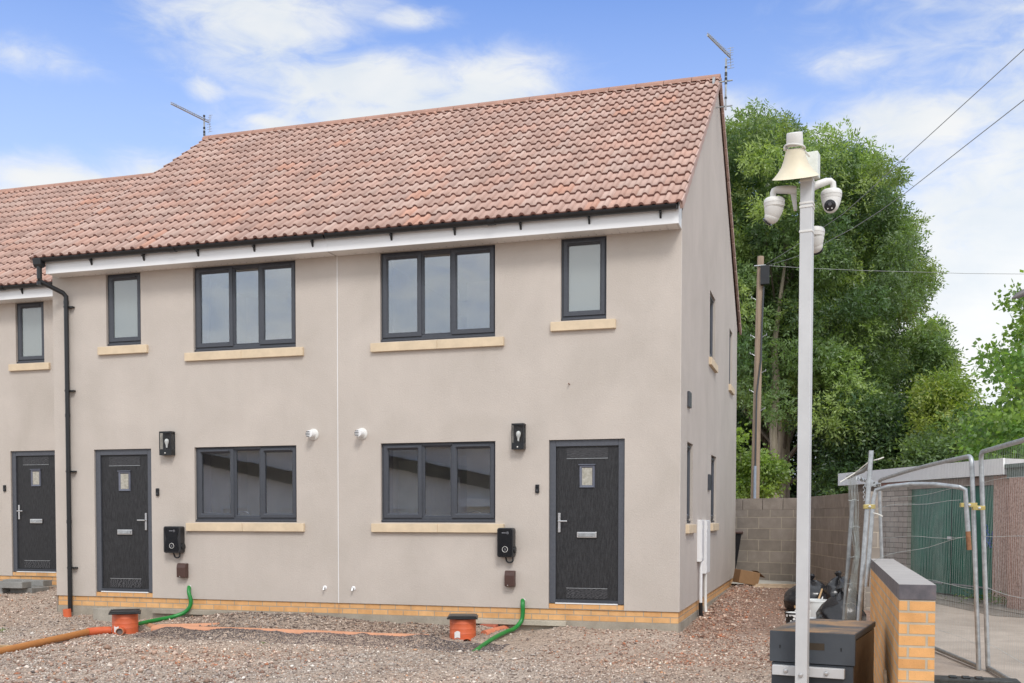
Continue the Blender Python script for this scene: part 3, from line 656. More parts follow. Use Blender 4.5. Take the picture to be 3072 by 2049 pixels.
def house(name, label, ox, oy, oz, mirror, gable_right=False, gable_left=False, extra_right=0.0, n_rolls=31, roof_xa=0.0, seed=1, downpipe=None, seed_sills=True, rend=False, lend=False):
    root = empty(name, (0, 0, 0), 0, label, 'house', 'houses of the new terrace')
    Mf = Matrix.Translation((ox, oy, oz))
    Mw = Mf @ (Matrix.Translation((-HW, 0, 0)) @ Matrix.Scale(-1, 4, (1, 0, 0))) if mirror else Mf    # local plan always as the right-hand house
    # local x from -HW..0
    dr_ = (-(DA + DWD), -DA); g = (-4.028, -2.403, 1.106, 2.172); u = (-4.030, -2.407, 3.527, 4.718); sm = (-1.531, -.939, 3.678, 4.718)
    wl_ = MB(Mw); ops = [(dr_[0], dr_[1], 0, DZ + 2.1), g, u, sm]
    wall_cells(wl_, -HW, 0, 0, HH + .12, ops, 0, back=.42)
    # under-edge of the render
    wl_.quad((-HW, 0, 0), (-HW, .03, 0), (dr_[0], .03, 0), (dr_[0], 0, 0)); wl_.quad((dr_[1], 0, 0), (dr_[1], .03, 0), (0, .03, 0), (0, 0, 0))
    # rear wall with a door and window to let daylight through
    rops = [(-4.2, -.6, .1, 2.2), (-4.2, -2.6, 3.2, 4.6), (-1.9, -.5, 3.2, 4.6)]
    Mr = Mw @ Matrix.Translation((0, DD, 0)) @ Matrix.Scale(-1, 4, (0, 1, 0))
    rb = MB(Mr); wall_cells(rb, -HW, 0, 0, HH + .1, rops, 0, back=.42)
    wl_.add([], []); b0 = len(wl_.v); wl_.v += rb.v; wl_.f += [[i + b0 for i in f] for f in rb.f]
    gops = []
    if extra_right: wl_2 = MB(Mf); wl_2.quad((0, 0, 0), (extra_right, 0, 0), (extra_right, 0, HH + .1), (0, 0, HH + .1)); b0 = len(wl_.v); wl_.v += wl_2.v; wl_.f += [[i + b0 for i in f] for f in wl_2.f]
    if gable_right:
        Mg = Mf @ Matrix(((0, -1, 0, 0), (1, 0, 0, 0), (0, 0, 1, 0), (0, 0, 0, 1)))          # local x -> +Y, local y (into wall) -> -X
        gops = [(.659, 1.27, 1.10, 2.165), (3.606, 4.40, 1.10, 2.165), (3.255, 4.05, 3.64, 4.66), (6.606, 7.22, 3.64, 4.66)]
        gb = MB(Mg); wall_cells(gb, 0, DD, 0, 4.80, gops, 0, back=.42)
        gb.add([(0, 0, 4.80), (DD, 0, 4.80), (DD + 0.0, 0, 4.93), (DD / 2, 0, 8.15), (0, 0, 4.93)], [(0, 1, 2, 3, 4)])
        b0 = len(wl_.v); wl_.v += gb.v; wl_.f += [[i + b0 for i in f] for f in gb.f]
        # box end of the eaves carried by the wall corner
        for (a, b, c, d) in gops:
            window(root, Mg, a, b, c + .0, d, 'single', rec=.05); sillp(root, Mg, a, b, c, split=False, ext=.10)
    else:
        xx = 0.02 + extra_right if not gable_left else None
        sw = MB(Mf); sw.add([(extra_right, .28, -.3), (extra_right, DD - .28, -.3), (extra_right, DD, 4.9), (extra_right, DD / 2, 8.1), (extra_right, .28, 5.0)], [(0, 1, 2, 3, 4)])
        b0 = len(wl_.v); wl_.v += sw.v; wl_.f += [[i + b0 for i in f] for f in sw.f]
    sw = MB(Mf); sw.add([(-HW, 0, -.3), (-HW, DD, -.3), (-HW, DD, 4.9), (-HW, DD / 2, 8.1), (-HW, 0, 4.9)], [(0, 1, 2, 3, 4)])
    b0 = len(wl_.v); wl_.v += sw.v; wl_.f += [[i + b0 for i in f] for f in sw.f]
    wl_.build('wall', M['stucco'], root)
    # rooms
    rm = MB(Mw); e = .43
    for (za, zb2) in ((DZ, 2.45), (2.62, HH + .02)):
        rm.quad((-HW + e, e, za), (-e, e, za), (-e, DD - e, za), (-HW + e, DD - e, za)); rm.quad((-HW + e, e, zb2), (-HW + e, DD - e, zb2), (-e, DD - e, zb2), (-e, e, zb2))
        rm.quad((-HW + e, e, za), (-HW + e, DD - e, za), (-HW + e, DD - e, zb2), (-HW + e, e, zb2))
        if not gable_right: rm.quad((-e, e, za), (-e, e, zb2), (-e, DD - e, zb2), (-e, DD - e, za))
        rm.quad((-2.05, e + .02, za), (-2.05, 3.4, za), (-2.05, 3.4, zb2), (-2.05, e + .02, zb2))
        rm.quad((-HW + e, 3.4, zb2 - .25), (-2.05, 3.4, zb2 - .25), (-2.05, 3.4, zb2), (-HW + e, 3.4, zb2))
    for za in (DZ, 2.62): rm.quad((-3.5, 2.0, za), (-2.05, 2.0, za), (-2.05, 2.0, za + 2.36 if za < 1 else HH), (-3.5, 2.0, za + 2.36 if za < 1 else HH))
    rm.build('room', M['room'], root)
    ku = MB(Mw); ku.box(-4.22, -2.1, .44, .98, DZ + .002, .93); ku.box(-4.22, -3.8, 1.05, 3.3, DZ + .002, 2.0); ku.build('kitchen_unit', M['roomdark'], root)
    tp = MB(Mw); tx = -2.78; pts = [(tx, .54, .93), (tx, .54, 1.20)] + [(tx - .09 + .09 * math.cos(a), .54, 1.20 + .06 * math.sin(a)) for a in np.linspace(.3, math.pi - .3, 8)] + [(tx - .18, .54, 1.20), (tx - .185, .54, 1.13)]
    tp.tube(pts, .011, 8); tp.build('kitchen_tap', M['steel'], root, smooth=True)
    # openings
    window(root, Mw, *g, 'triple'); window(root, Mw, *u, 'triple'); window(root, Mw, *sm, 'single', blind=True)
    sillp(root, Mw, g[0], g[1], g[2]); sillp(root, Mw, u[0], u[1], u[2]); sillp(root, Mw, sm[0], sm[1], sm[2], split=False)
    door(root, Mw, dr_[0], dr_[1], DZ, DZ + 2.1, True)
    # plinth bricks, footing
    pb = MB(Mw); xr = (-.015 if gable_right and not mirror else extra_right if not mirror else -.018 if lend else 0)
    pb.box(-HW, xr, .016, .20, -.15, -.0005); pb.box(dr_[0] + .002, dr_[1] - .002, .0165, .20, .0, DZ - .006)
    if gable_right: pb.box(-.20, -.016, .2005, DD - .016, -.15, -.0005)
    pb.build('brick_plinth', M['brick'], root)
    ft = MB(Mw); ft.box(-HW, xr + .005, .004, .3, -.75, -.1505)
    if gable_right: ft.box(-.3, -.005, .3005, DD, -.75, -.1505)
    if name == 'terraced_house': pass
    ft.build('concrete_footing', M['plinth'], root)
    # corner beads
    if gable_right:
        cb = MB(Mf); cb.box(-.004, .0012, -.0012, .004, .0, HH); cb.build('corner_bead', M['beadc'], root)
        cb = MB(Mf); cb.box(-HW - .0045, -HW + .0045, -.0025, .01, .0, HH); cb.build('expansion_bead', M['white'], root)
    # eaves
    xR = extra_right if not gable_right else 0.0; xL = -HW
    fa = MB(Mf); fa.box(xL + (.12 if lend else 0), xR - (.002 if gable_right else 0), -.275, -.255, HH - .008, HH + .20); fo = fa.build('fascia', M['white'], root, bevel=.003)
    if gable_right or rend: fb = MB(Mf); fb.prism([(-.254, HH - .004), (-.002, HH - .004), (-.002, HH + .39), (-.254, HH + .205)], xR - .022, xR - .003, 'yz'); fb.build('box_end', M['white'], fo)
    if lend: fb = MB(Mf); fb.prism([(-.254, HH - .004), (-.002, HH - .004), (-.002, HH + .39), (-.254, HH + .205)], xL + .121, xL + .14, 'yz'); fb.build('box_end', M['white'], fo)
    so = MB(Mf); x = xL + (.145 if lend else .0)
    while x < xR - .03:
        x2 = min(x + .30, xR - .024); so.box(x + .002, x2 - .002, -.2535, -.004, HH - .006, HH + .004)
        x = x2
    so.box(xL + (.145 if lend else 0), xR - .024, -.2535, -.004, HH + .0045, HH + .010); sob = so.build('soffit', M['soffit'], root)
    vt = MB(Mf); x = xL + .2
    while x < xR - .1: vt.lathe([(.006, 0), (.006, .002)], (x, -.05, HH - .0085), n=8); x += .10
    vt.build('soffit_vents', M['black'], sob)
    gt = MB(Mf); sec = []
    for a in np.linspace(0, math.pi, 11): sec.append((-.335 - .055 * math.cos(a), 4.925 - .055 * math.sin(a)))
    sec2 = [(-.335 - .049 * math.cos(a), 4.925 - .049 * math.sin(a)) for a in np.linspace(math.pi, 0, 11)]
    gt.prism(sec + sec2, xL, xR - .02, 'yz')
    x = xR - .55
    uo = 0
    while x > xL + .2:
        if uo % 3 == 2:
            gt.prism([(a - (.006 if a < -.335 else -.006), c - .007) for a, c in sec] + sec2, x - .05, x + .05, 'yz')
        uo += 1; x -= .9
    if gable_right: gt.prism(sec, xR - .026, xR - .018, 'yz')
    go = gt.build('gutter', M['black'], root, smooth=True)
    x = xR - .22
    while x > xL + .15:
        bk = MB(Mf); bk.prism([(-.275, 4.90), (-.30, 4.875), (-.335, 4.862), (-.335, 4.855), (-.305, 4.845), (-.285, 4.80), (-.275, 4.79)], x - .012, x + .012, 'yz'); bk.build('gutter_bracket', M['black'], go)
        x -= .88
    if downpipe is not None:
        dx = downpipe; pz = oz
        dp = MB(Mf); t0 = xL + .06
        dp.tube([(t0, -.335, 4.90), (t0, -.335, 4.64)], .036, 14)
        dp.tube([(t0, -.335, 4.64), (t0 + .01, -.32, 4.60), (xL + dx - .03, -.095, 4.47), (xL + dx, -.072, 4.42), (xL + dx, -.072, 4.36)], .034, 14)
        dp.tube([(xL + dx, -.072, 4.40), (xL + dx, -.072, -.24)], .034, 16)
        for z in (4.60, 4.36, 2.70, 1.13): dp.tube([(xL + dx if z < 4.5 else t0, -.072 if z < 4.5 else -.335, z), (xL + dx if z < 4.5 else t0, -.072 if z < 4.5 else -.335, z - .05)], .038, 16)
        do = dp.build('downpipe', M['black'], root, smooth=True)
        ho = MB(Mf); ho.prism([(-.395, 4.93), (-.275, 4.93), (-.29, 4.83), (-.31, 4.80), (-.36, 4.80), (-.385, 4.84)], t0 - .07, t0 + .07, 'yz'); ho.build('gutter_outlet', M['black'], do, bevel=.006)
        for z in (4.27, 3.04, 1.85, .42): cl = MB(Mf); cl.box(xL + dx - .055, xL + dx + .095, -.062, -.005, z - .011, z + .011); cl.tube([(xL + dx, -.072, z - .011), (xL + dx, -.072, z + .011)], .040, 14); cl.build('pipe_clip', M['black'], do)
    if seed_sills and name:
        sp = MB(Mw); sx = -4.436 if not mirror else -(HW - (-4.867 + 2 * HW)); 
        sx = -4.436 if not mirror else -4.457
        sp.lathe([(.030, 0), (.030, .006), (.024, .010)], (sx, 0, .205), (0, -1, 0), 16); spo = sp.build('overflow_collar', M['white'], root, smooth=True)
        sp = MB(Mw); sp.tube([(sx, -.008, .205), (sx, -.045, .200), (sx, -.055, .175)], .012, 10); sp.build('overflow_pipe', M['steel'], spo, smooth=True)
    roof(root, Mf, roof_xa, n_rolls, 0, 0, seed, left_end=lend, right_end=rend)
    return root
house('terraced_house', 'rendered end house with its gable side wall and door at the right corner', 0, 0, 0, False, gable_right=True, roof_xa=.05, n_rolls=32, seed=11, rend=True)
house('terraced_house', 'rendered middle house between the white expansion line and the black downpipe', -HW, 0, 0, True, roof_xa=.05 - 32 * ROLLW + HW, n_rolls=31, seed=12, downpipe=.30, lend=True)
ox3 = -10.18
house('terraced_house', 'rendered house set back at the left edge, its door cut off by the downpipe corner', ox3, 1.88, .15, False, extra_right=-9.324 - ox3 - .001, roof_xa=-9.345 - ox3, n_rolls=37, seed=13)
house('terraced_house', 'farthest house at the left edge of which only roof tiles show', ox3 - HW, 1.88, .15, True, roof_xa=-9.345 - ox3 - 37 * ROLLW + HW, n_rolls=31, seed=14, seed_sills=False)
# white bead of the party joint is the 'render_bead' of each house

# -------------------------------------------------- wall mounted things
def lantern(x0, x1, z0, z1, label):
    w = x1 - x0 - .045; dpt = .10
    t = empty('wall_lantern', (x0 + w / 2, 0, z0), 0, label, 'wall light', 'porch lanterns'); h = z1 - z0; f = MB(); e = .011; hw = w / 2
    f.box(-hw, hw, -.012, -.001, .002, h - .002); f.box(-hw, hw, -dpt, -.012, 0, .075); f.box(-hw, hw, -dpt, -.012, h - .014, h)
    for x in (-hw, hw - e):
        f.box(x, x + e, -dpt, -dpt + e, .075, h - .014)
    f.box(-hw + e, hw - e, -dpt, -dpt + e * .7, .075, .085); f.box(-hw + e, hw - e, -dpt, -dpt + e * .7, h - .026, h - .014)
    f.build('frame', M['black'], t, bevel=.002)
    g = MB()
    g.box(-hw + e, hw - e, -dpt + .003, -dpt + .005, .085, h - .026); g.box(-hw + .002, -hw + .004, -dpt + e, -.012, .075, h - .014); g.box(hw - .004, hw - .002, -dpt + e, -.012, .075, h - .014)
    g.build('glass', M['glassobs'], t)
    b = MB(); b.lathe([(.012, 0), (.013, .025), (.018, .045), (.028, .075), (.031, .095), (.026, .115), (.012, .128), (.002, .130)], (0, -.060, .108), n=16); b.build('bulb', M['drop'], t, smooth=True)
    b = MB(); b.lathe([(.015, 0), (.015, .030)], (0, -.060, .0755), n=14); b.build('bulb_holder', M['black'], t, smooth=True)
    s = MB(); s.lathe([(.010, 0), (.009, .008), (.003, .012)], (0, -dpt, .030), (0, -1, 0), 12); s.build('sensor', M['camwhite'], t, smooth=True)
lantern(-2.155, -1.945, 2.052, 2.385, 'black box lantern beside the right-hand front door, above the wider charger')
lantern(-7.435, -7.190, 2.062, 2.403, 'black box lantern between the middle front door and the left ground window')
def flue(x, z, s, label):
    t = empty('boiler_flue', (x, 0, z), 0, label, 'flue vent', 'white boiler flues')
    m = MB(); m.lathe([(.080, 0), (.080, .010), (.066, .022), (.05, .026)], (0, 0, 0), (0, -1, 0), 28); m.build('wall_plate', M['camwhite'], t, smooth=True)
    m = MB(); m.lathe([(.050, 0), (.050, .105), (.046, .112), (.02, .114)], (0, -.02, 0), (0, -1, 0), 24); m.build('terminal', M['white'], t, smooth=True)
    for k in range(4):
        q = MB(); zz = -.033 + k * .021; hw = math.sqrt(max(.049 ** 2 - zz ** 2, 0)) * .86; q.box(-hw - .01, hw * .25, -.1375, -.1345, zz - .004, zz + .004); q.build('terminal_slot', M['black'], t)
    for k in range(3):
        q = MB(); a = .055; zz = -.03 + k * .022; q.box(-.0515, -.0495, -.12, -.06, zz - .004, zz + .004); q.build('terminal_slot', M['black'], t)
flue(-4.30, 2.307, 1, 'round white flue just right of the white expansion line')
flue(-5.03, 2.313, -1, 'round white flue just left of the white expansion line')
def charger(x0, x1, z0, z1, waisted, label):
    w = x1 - x0 - .035; h = z1 - z0; t = empty('car_charger', (x0 + w / 2, 0, z0), 0, label, 'car charger', 'electric car chargers on the walls'); hw = w / 2
    b = MB(); r = .03; pr = []
    for (cx, cz, a0) in ((hw - r, r, -90), (hw - r, h - r, 0), (-hw + r, h - r, 90), (-hw + r, r, 180)):
        for k in range(5): a = math.radians(a0 + k * 22.5); pr.append((cx + r * math.cos(a), cz + r * math.sin(a)))
    b.prism(pr, -.112, -.001); bo = b.build('body', simple_cached('charger_shell', (.022, .022, .024), .4), t, bevel=.008)
    f = MB(); q = []
    for (x, z) in pr:
        k = .90
        xx = x * .88; zz = h / 2 + (z - h / 2) * .93
        q.append((xx, zz))
    if waisted:
        n = 10; q = [(-hw * .80, h * .05), (hw * .70, h * .05), (hw * .80, h * .12), (hw * .74, h * .35), (hw * .62, h * .55), (hw * .78, h * .78), (hw * .80, h * .92), (hw * .7, h * .96), (-hw * .8, h * .96), (-hw * .86, h * .9), (-hw * .84, h * .78), (-hw * .66, h * .55), (-hw * .8, h * .35), (-hw * .87, h * .12)]
    f.prism(q, -.1165, -.1122); fo = f.build('front_cover', simple_cached('gloss_black_cover', (.008, .008, .009), .08), t, bevel=.002)
    r1 = MB(); R0 = .036; pts = [(R0 * math.cos(a), -.1185, h * .27 + R0 * math.sin(a)) for a in np.linspace(0, 2 * math.pi, 33)]; r1.tube(pts, .0032, 6); r1.build('status_ring', M['camwhite'], t)
    lg = MB(); lx = hw * .12; lz = h * .83
    pts = [(lx + .022 + .014 * math.cos(a), -.118, lz + .014 * math.sin(a)) for a in np.linspace(0, 2 * math.pi, 17)]; lg.tube(pts, .0018, 5)
    for k in range(5): lg.box(lx - .055 + k * .011, lx - .047 + k * .011, -.1185, -.117, lz - .004, lz + .004)
    lg.box(lx + .018, lx + .026, -.1185, -.117, lz - .002, lz + .006)
    for k in range(3): lg.box(-.012, .012, -.1185, -.117, h * .27 - .012 + k * .010, h * .27 - .009 + k * .010)
    lg.build('logo', simple_cached('pale_grey_print', (.35, .35, .38)), fo)
    sct = MB(); sct.lathe([(.045, 0), (.045, .018), (.03, .022)], (hw - .002, -.055, h * .25), (1, 0, 0), 20); sct.build('cable_socket', M['black'], t, smooth=True)
    c = MB(); pts = [(-.012, -.06, .01), (.0, -.06, -.03)] + [(.045 - .045 * math.cos(a), -.055, -.035 - .035 * math.sin(a)) for a in np.linspace(.2, 2.9, 9)] + [(.085, -.04, .0)]
    c.tube(pts, .011, 8); c.build('cable', M['black'], t, smooth=True)
charger(-2.345, -2.09, .66, 1.041, False, 'black car charger overlapping the right end of the right-hand ground sill')
charger(-7.372, -7.055, .661, 1.044, True, 'black car charger between the middle front door and the left ground sill')
def socket(x0, x1, z0, z1, label):
    t = empty('outdoor_socket', ((x0 + x1) / 2, 0, z0), 0, label, 'electric socket', 'brown weatherproof sockets'); hw = (x1 - x0) / 2 - .008; h = z1 - z0
    b = MB(); b.box(-hw, hw, -.035, -.001, .002, h - .002); b.build('back_box', M['brown'], t, bevel=.006)
    c = MB(); c.prism([(-.0355, 0), (-.085, .008), (-.09, h * .7), (-.080, h * .9), (-.06, h), (-.0355, h)], -hw, hw, 'yz'); c.build('flip_cover', M['brown'], t, bevel=.006)
    s = MB(); s.lathe([(.006, 0), (.004, .004)], (-.02, -.089, .02), (0, -1, 0), 8); s.build('catch', M['camwhite'], t)
socket(-2.26, -2.115, .275, .486, 'brown plastic socket cover below the right-hand car charger')
socket(-7.185, -7.025, .305, .514, 'brown plastic socket cover below the left-hand car charger')
def bell(x, y, z, label):
    t = empty('video_doorbell', (x, y, z), 0, label, 'doorbell', 'video doorbells')
    b = MB(); b.box(-.025, .025, -.026, -.001, -.055, .055); b.build('casing', M['black'], t, bevel=.006)
    b = MB(); b.lathe([(.014, 0), (.012, .004)], (0, -.026, .022), (0, -1, 0), 14); b.build('camera_eye', M['lens'], t)
    b = MB(); b.lathe([(.012, 0), (.012, .003)], (0, -.026, -.022), (0, -1, 0), 14); b.build('push_button', simple_cached('dark_grey_button', (.06, .06, .065)), t)
bell(-1.832, 0, 1.545, 'slim black doorbell on the wall beside the right-hand front door')
bell(-7.532, 0, 1.537, 'slim black doorbell between the middle front door and its lantern')
bell(-11.986, 1.88, 1.675, 'slim black doorbell at the left edge, beside the far-left door')
# meter cupboards on the gable and their pipes
def cupboard(y0, y1, z0, z1, label, pr=.07):
    t = empty('meter_cupboard', (0, (y0 + y1) / 2, z0), 0, label, 'meter box', 'white meter cupboards on the gable'); h = z1 - z0; hw = (y1 - y0) / 2
    b = MB(); b.box(.001, pr - .012, -hw, hw, 0, h); b.build('box', M['white'], t, bevel=.004)
    d = MB(); d.box(pr - .0118, pr, -hw + .008, hw - .008, .01, h - .01); do = d.build('cupboard_door', M['white'], t, bevel=.003)
    for z in (.08, h - .10): q = MB(); q.box(pr, pr + .006, -hw + .02, -hw + .035, z - .03, z + .03); q.build('hinge', M['camwhite'], do)
cupboard(1.80, 2.09, .555, 1.146, 'nearer, shorter white meter cupboard on the gable wall')
cupboard(2.42, 2.90, .355, 1.14, 'farther, longer white meter cupboard on the gable wall')
def pipe(name, pts, r, mat, label, cat='pipe', group=None, n=12):
    m = MB(); m.tube(pts, r, n); return tag(m.build(name, mat, smooth=True), label, cat, group)
c1 = empty('service_pipe', (.05, 1.92, -.2), 0, 'white pipe with a black foot under the nearer meter cupboard', 'pipe', 'pipes below the meter cupboards')
m = MB(); m.tube([(-.006, 0, .775), (-.006, 0, .16)], .024, 12); m.build('conduit', M['white'], c1, smooth=True)
m = MB(); m.tube([(-.006, 0, .17), (-.004, 0, .02), (.01, .01, -.06), (.02, .02, -.15)], .029, 12); m.build('foot_sleeve', M['black'], c1, smooth=True)
pipe('service_pipe', [(.045, 2.50, .36), (.045, 2.50, -.10), (.06, 2.44, -.20), (.085, 2.40, -.28)], .024, M['camwhite'], 'thin white pipe curving to the ground under the farther meter cupboard', group='pipes below the meter cupboards')
pipe('service_pipe', [(.02, 2.12, .57), (.02, 2.12, .1), (.02, 2.15, -.25)], .011, M['redbrick'], 'thin copper-brown pipe between the two white pipes', group='pipes below the meter cupboards')
vv = MB(); vv.box(.001, .03, .62, .86, 2.61, 2.81); t = tag(vv.build('wall_vent', M['anth'], bevel=.003), 'small grey vent high on the gable above the nearer ground window', 'vent', 'grey vents on the gable')
vv = MB(); vv.box(.001, .03, 3.12, 3.36, 1.60, 1.84); t = tag(vv.build('wall_vent', M['anth'], bevel=.003), 'small grey vent beside the farther ground window of the gable', 'vent', 'grey vents on the gable')
# TV aerials
def aerial(base, h, p_tail, p_tip, br, label, coax=True):
    t = empty('tv_aerial', tuple(base), 0, label, 'aerial', 'rooftop aerials'); b = Vector(tuple(base))
    m = MB(); m.tube([(0, 0, -.02), (0, 0, h)], .016, 10); m.build('mast', M['galv'], t, smooth=True)
    m = MB()
    for z in (.15, .45, .50, h * .48, h * .48 + .06, h - .25, h - .16): m.tube([(0, 0, z), (0, 0, z + .03)], .021, 8)
    m.build('mast_tape', M['cable'], t)
    p0 = Vector(tuple(p_tail)) - b; p1 = Vector(tuple(p_tip)) - b; d = (p1 - p0); L = d.length; d.normalize()
    m = MB(); m.tube([p0, p1], .013, 8); m.tube([p0 + Vector((0, 0, .035)), p1 + Vector((0, 0, .03))], .006, 6); bo = m.build('boom', M['galv'], t, smooth=True)
    x = d.cross(Vector((0, 0, 1))).normalized(); up = x.cross(d).normalized()
    for k in range(14):
        q = p0 + d * (L * (.14 + .06 * k)); e = MB(); l = .045 - .001 * k
        e.tube([q - x * l + up * .02, q + x * l + up * .02], .004, 5); e.tube([q - x * l * .0, q + up * .05], .004, 5); e.build('director', M['galv'], t)
    e = MB()
    for s in (-1, 1):
        for k in range(4): a = p0 - d * .005 + up * s * (.03 + .04 * k) - d * (.012 * k); e.tube([a - x * .05, a + x * .05], .004, 5)
    e.tube([p0 - up * .16 - d * .03, p0 + up * .16 - d * .03], .006, 5); e.build('reflector', M['galv'], t)
    if br:
        for z in (.05, .44):
            e = MB(); e.bar((br[0], br[1], z), (.10, .03, z), .03, .012); e.build('bracket_arm', M['galv'], t)
        e = MB(); e.box(br[0] - .01, br[0] + .03, br[1] - .035, br[1] + .035, -.02, .52); e.build('wall_plate', M['galv'], t)
yr = 3.85
aerial(PY(2177, 326, yr), float(PY(2180, 174, yr)[2] - PY(2177, 326, yr)[2]), PY(2190, 172, yr), PY(2122, 105, yr - 1.1), (-.20, .05), 'tall aerial bracketed to the gable peak, overlapping the sky at right')
yl = 4.15
bl = PY(614, 432, yl); bl[0] = min(bl[0], -9.42)
aerial(bl, float(PY(614, 360, yl)[2] - bl[2]), PY(626, 368, yl), PY(512, 311, yl - .9), None, 'small aerial standing at the left end of the main ridge')
nq = PY(1708, 1153, 0); m = MB(); m.tube([(nq[0], .01, nq[2]), (nq[0], -.04, nq[2] + .005)], .008, 6); tag(m.build('nail', simple('rusty_iron', (.16, .07, .035), .9)), 'small rusty nail in the blank wall above the right-hand door', 'nail')
# ================================================================== drains in front
ch1 = (-7.22, -1.18); ch2 = (-2.62, -.66)
def chamber(xy, r, z0, h, label, rz, lidw):
    t = empty('inspection_chamber', (xy[0], xy[1], z0), rz, label, 'drain chamber', 'orange inspection chambers')
    m = MB(); pr = [(r * .98, -.1), (r, .0), (r, h * .34), (r * 1.015, h * .35), (r, h * .37), (r, h * .55), (r * 1.015, h * .56), (r, h * .58), (r, h * .78), (r * 1.015, h * .79), (r, h * .81), (r * 1.0, h * .98), (r * .9, h)]
    m.lathe(pr, n=36); m.build('riser', M['orange'], t, smooth=True)
    l = MB(); a = lidw / 2; l.box(-a, a, -a, a, h + .002, h + .022); l.box(-a * .93, a * .93, -a * .93, a * .93, h + .0225, h + .040); l.box(-a * .8, a * .8, -a * .8, a * .8, h + .0405, h + .045); l.build('cover', M['black'], t, bevel=.006)
    la = MB(); vs = []
    R = r * 1.022
    angs = np.radians(np.linspace(-108, -82, 7)) - rz
    for z in (.05, .13): vs += [(R * math.cos(q), R * math.sin(q), z + .01 * math.sin(9 * q)) for q in angs]
    la.add(vs, [(i, i + 1, i + 8, i + 7) for i in range(6)]); la.build('torn_label', M['drop'], t)
    return t
t1 = chamber(ch1, .165, -.40, .29, 'orange drain chamber left of the trench, in front of the middle door', .62, .40)
m = MB(); m.M = Matrix.Rotation(-.62, 4, 'Z'); m.tube([(.05, -.12, .075), (.13, -.29, .075)], .050, 20, cap=False); m.tube([(.13, -.29, .075), (.05, -.12, .075)], .044, 20, cap=False); sg = m.build('inlet_spigot', M['orange'], t1, smooth=True)
m = MB(); m.M = Matrix.Rotation(-.62, 4, 'Z'); q_ = Vector((.42, -.9, 0)).normalized(); u_1 = q_.cross(Vector((0, 0, 1))); m.tube([Vector((.131, -.291, .075)) + u_1 * .047 * math.cos(a) + Vector((0, 0, .047 * math.sin(a))) for a in np.linspace(0, 6.2832, 25)], .0045, 6); m.build('spigot_rim', M['clay'], sg); m = MB(); m.M = Matrix.Rotation(-.62, 4, 'Z'); m.lathe([(.042, 0), (.042, .002)], (.12, -.266, .075), (.42, -.9, 0), 20); m.build('spigot_mouth', simple('mouth_shade', (.16, .14, .13), .9), sg)  # dark disc inside the rim paints the shade of the hollow spigot
t2 = chamber(ch2, .165, -.375, .285, 'orange drain chamber at the right end of the trench by the red brick', .30, .38)
m = MB(); m.M = Matrix.Rotation(-.30, 4, 'Z'); m.tube([(.10, -.10, .0), (.14, -.25, .0)], .055, 20, cap=False); m.tube([(.14, -.25, .0), (.10, -.10, .0)], .048, 20, cap=False); m.build('inlet_spigot', M['orange'], t2, smooth=True)
t = empty('drain_pipe', (-7.4, -1.3, -.34), 0, 'long ochre drain pipe from the left chamber to the left edge', 'drain pipe')
pL = PZ(-60, 1968, -.37); o0 = Vector((-7.4, -1.3, -.34))
a0 = Vector((-7.38, -1.26, -.335)); a1 = Vector((-7.56, -1.42, -.335))
m = MB(); m.tube([a1 - o0, Vector(tuple(pL)) - o0], .044, 20); m.build('pipe_run', M['terrac'], t, smooth=True)
m = MB(); m.tube([a0 - o0, (a0 + a1) / 2 - o0, a1 - o0 + (Vector(tuple(pL)) - a1).normalized() * .10], .062, 20, rs=[.050, .054, .054]); m.build('collar', M['orange'], t, smooth=True)
pts = [(-6.93, -.97, -.345), (-6.3, -.95, -.345), (-5.5, -.94, -.34), (-4.5, -.94, -.34), (-3.6, -.95, -.345), (-2.98, -.93, -.34)]
pipe('clay_pipe', pts, .066, M['clay'], 'dusty clay-coloured pipe lying in the trench between the chambers', 'drain pipe', n=18)
pipe('clay_pipe', [(-6.95, -.86, -.33), (-6.2, -.52, -.32)], .05, M['clay'], 'short clay pipe branching towards the house beside the left chamber', 'drain pipe', n=16)
pA = PZ(1452, 1904, -.31); pB = PZ(1530, 1884, -.28)
pipe('branch_pipe', [tuple(pA + [0, 0, 0]), tuple(pB)], .055, simple('salmon_plastic', (.62, .21, .115), .5), 'salmon pipe under the green duct beside the right chamber', 'drain pipe', n=18)
pipe('gully_pipe', [(-9.045, -.12, -.19), (-9.035, -.115, -.34)], .058, M['orange'], 'short orange socket at the foot of the black downpipe', 'drain pipe', n=20)
pipe('half_buried_pipe', [tuple(PZ(463, 1882, -.345)), tuple(PZ(330, 1850, -.31) + [0, 0, -.02])], .045, M['clay'], 'pinkish pipe end half buried left of the left chamber', 'drain pipe')
def duct(pts, label):
    t = empty('green_duct', tuple(pts[0]), 0, label, 'cable duct', 'green cable ducts'); o = Vector(pts[0])
    P_ = [Vector(p) for p in pts]; sm_ = []
    for i in range(len(P_) - 1):
        p0, p1, p2, p3 = P_[max(i - 1, 0)], P_[i], P_[i + 1], P_[min(i + 2, len(P_) - 1)]
        for s in np.linspace(0, 1, 6, endpoint=False): sm_.append(.5 * ((2 * p1) + (p2 - p0) * s + (2 * p0 - 5 * p1 + 4 * p2 - p3) * s * s + (3 * p1 - p0 - 3 * p2 + p3) * s ** 3) - o)
    sm_.append(P_[-1] - o)
    m = MB(); m.tube(sm_, .028, 16); m.build('duct', M['green'], t, smooth=True)
    m = MB()
    for k in range(9): a = k * .7; m.lathe([(.008, 0), (.012, .008), (.003, .02)], (.02 * math.cos(a) + .008, -.0 + .006, .0 + .012 * math.sin(a * 1.7)), (0, -1, .4), 6)
    m.build('foam_seal', M['drop'], t)
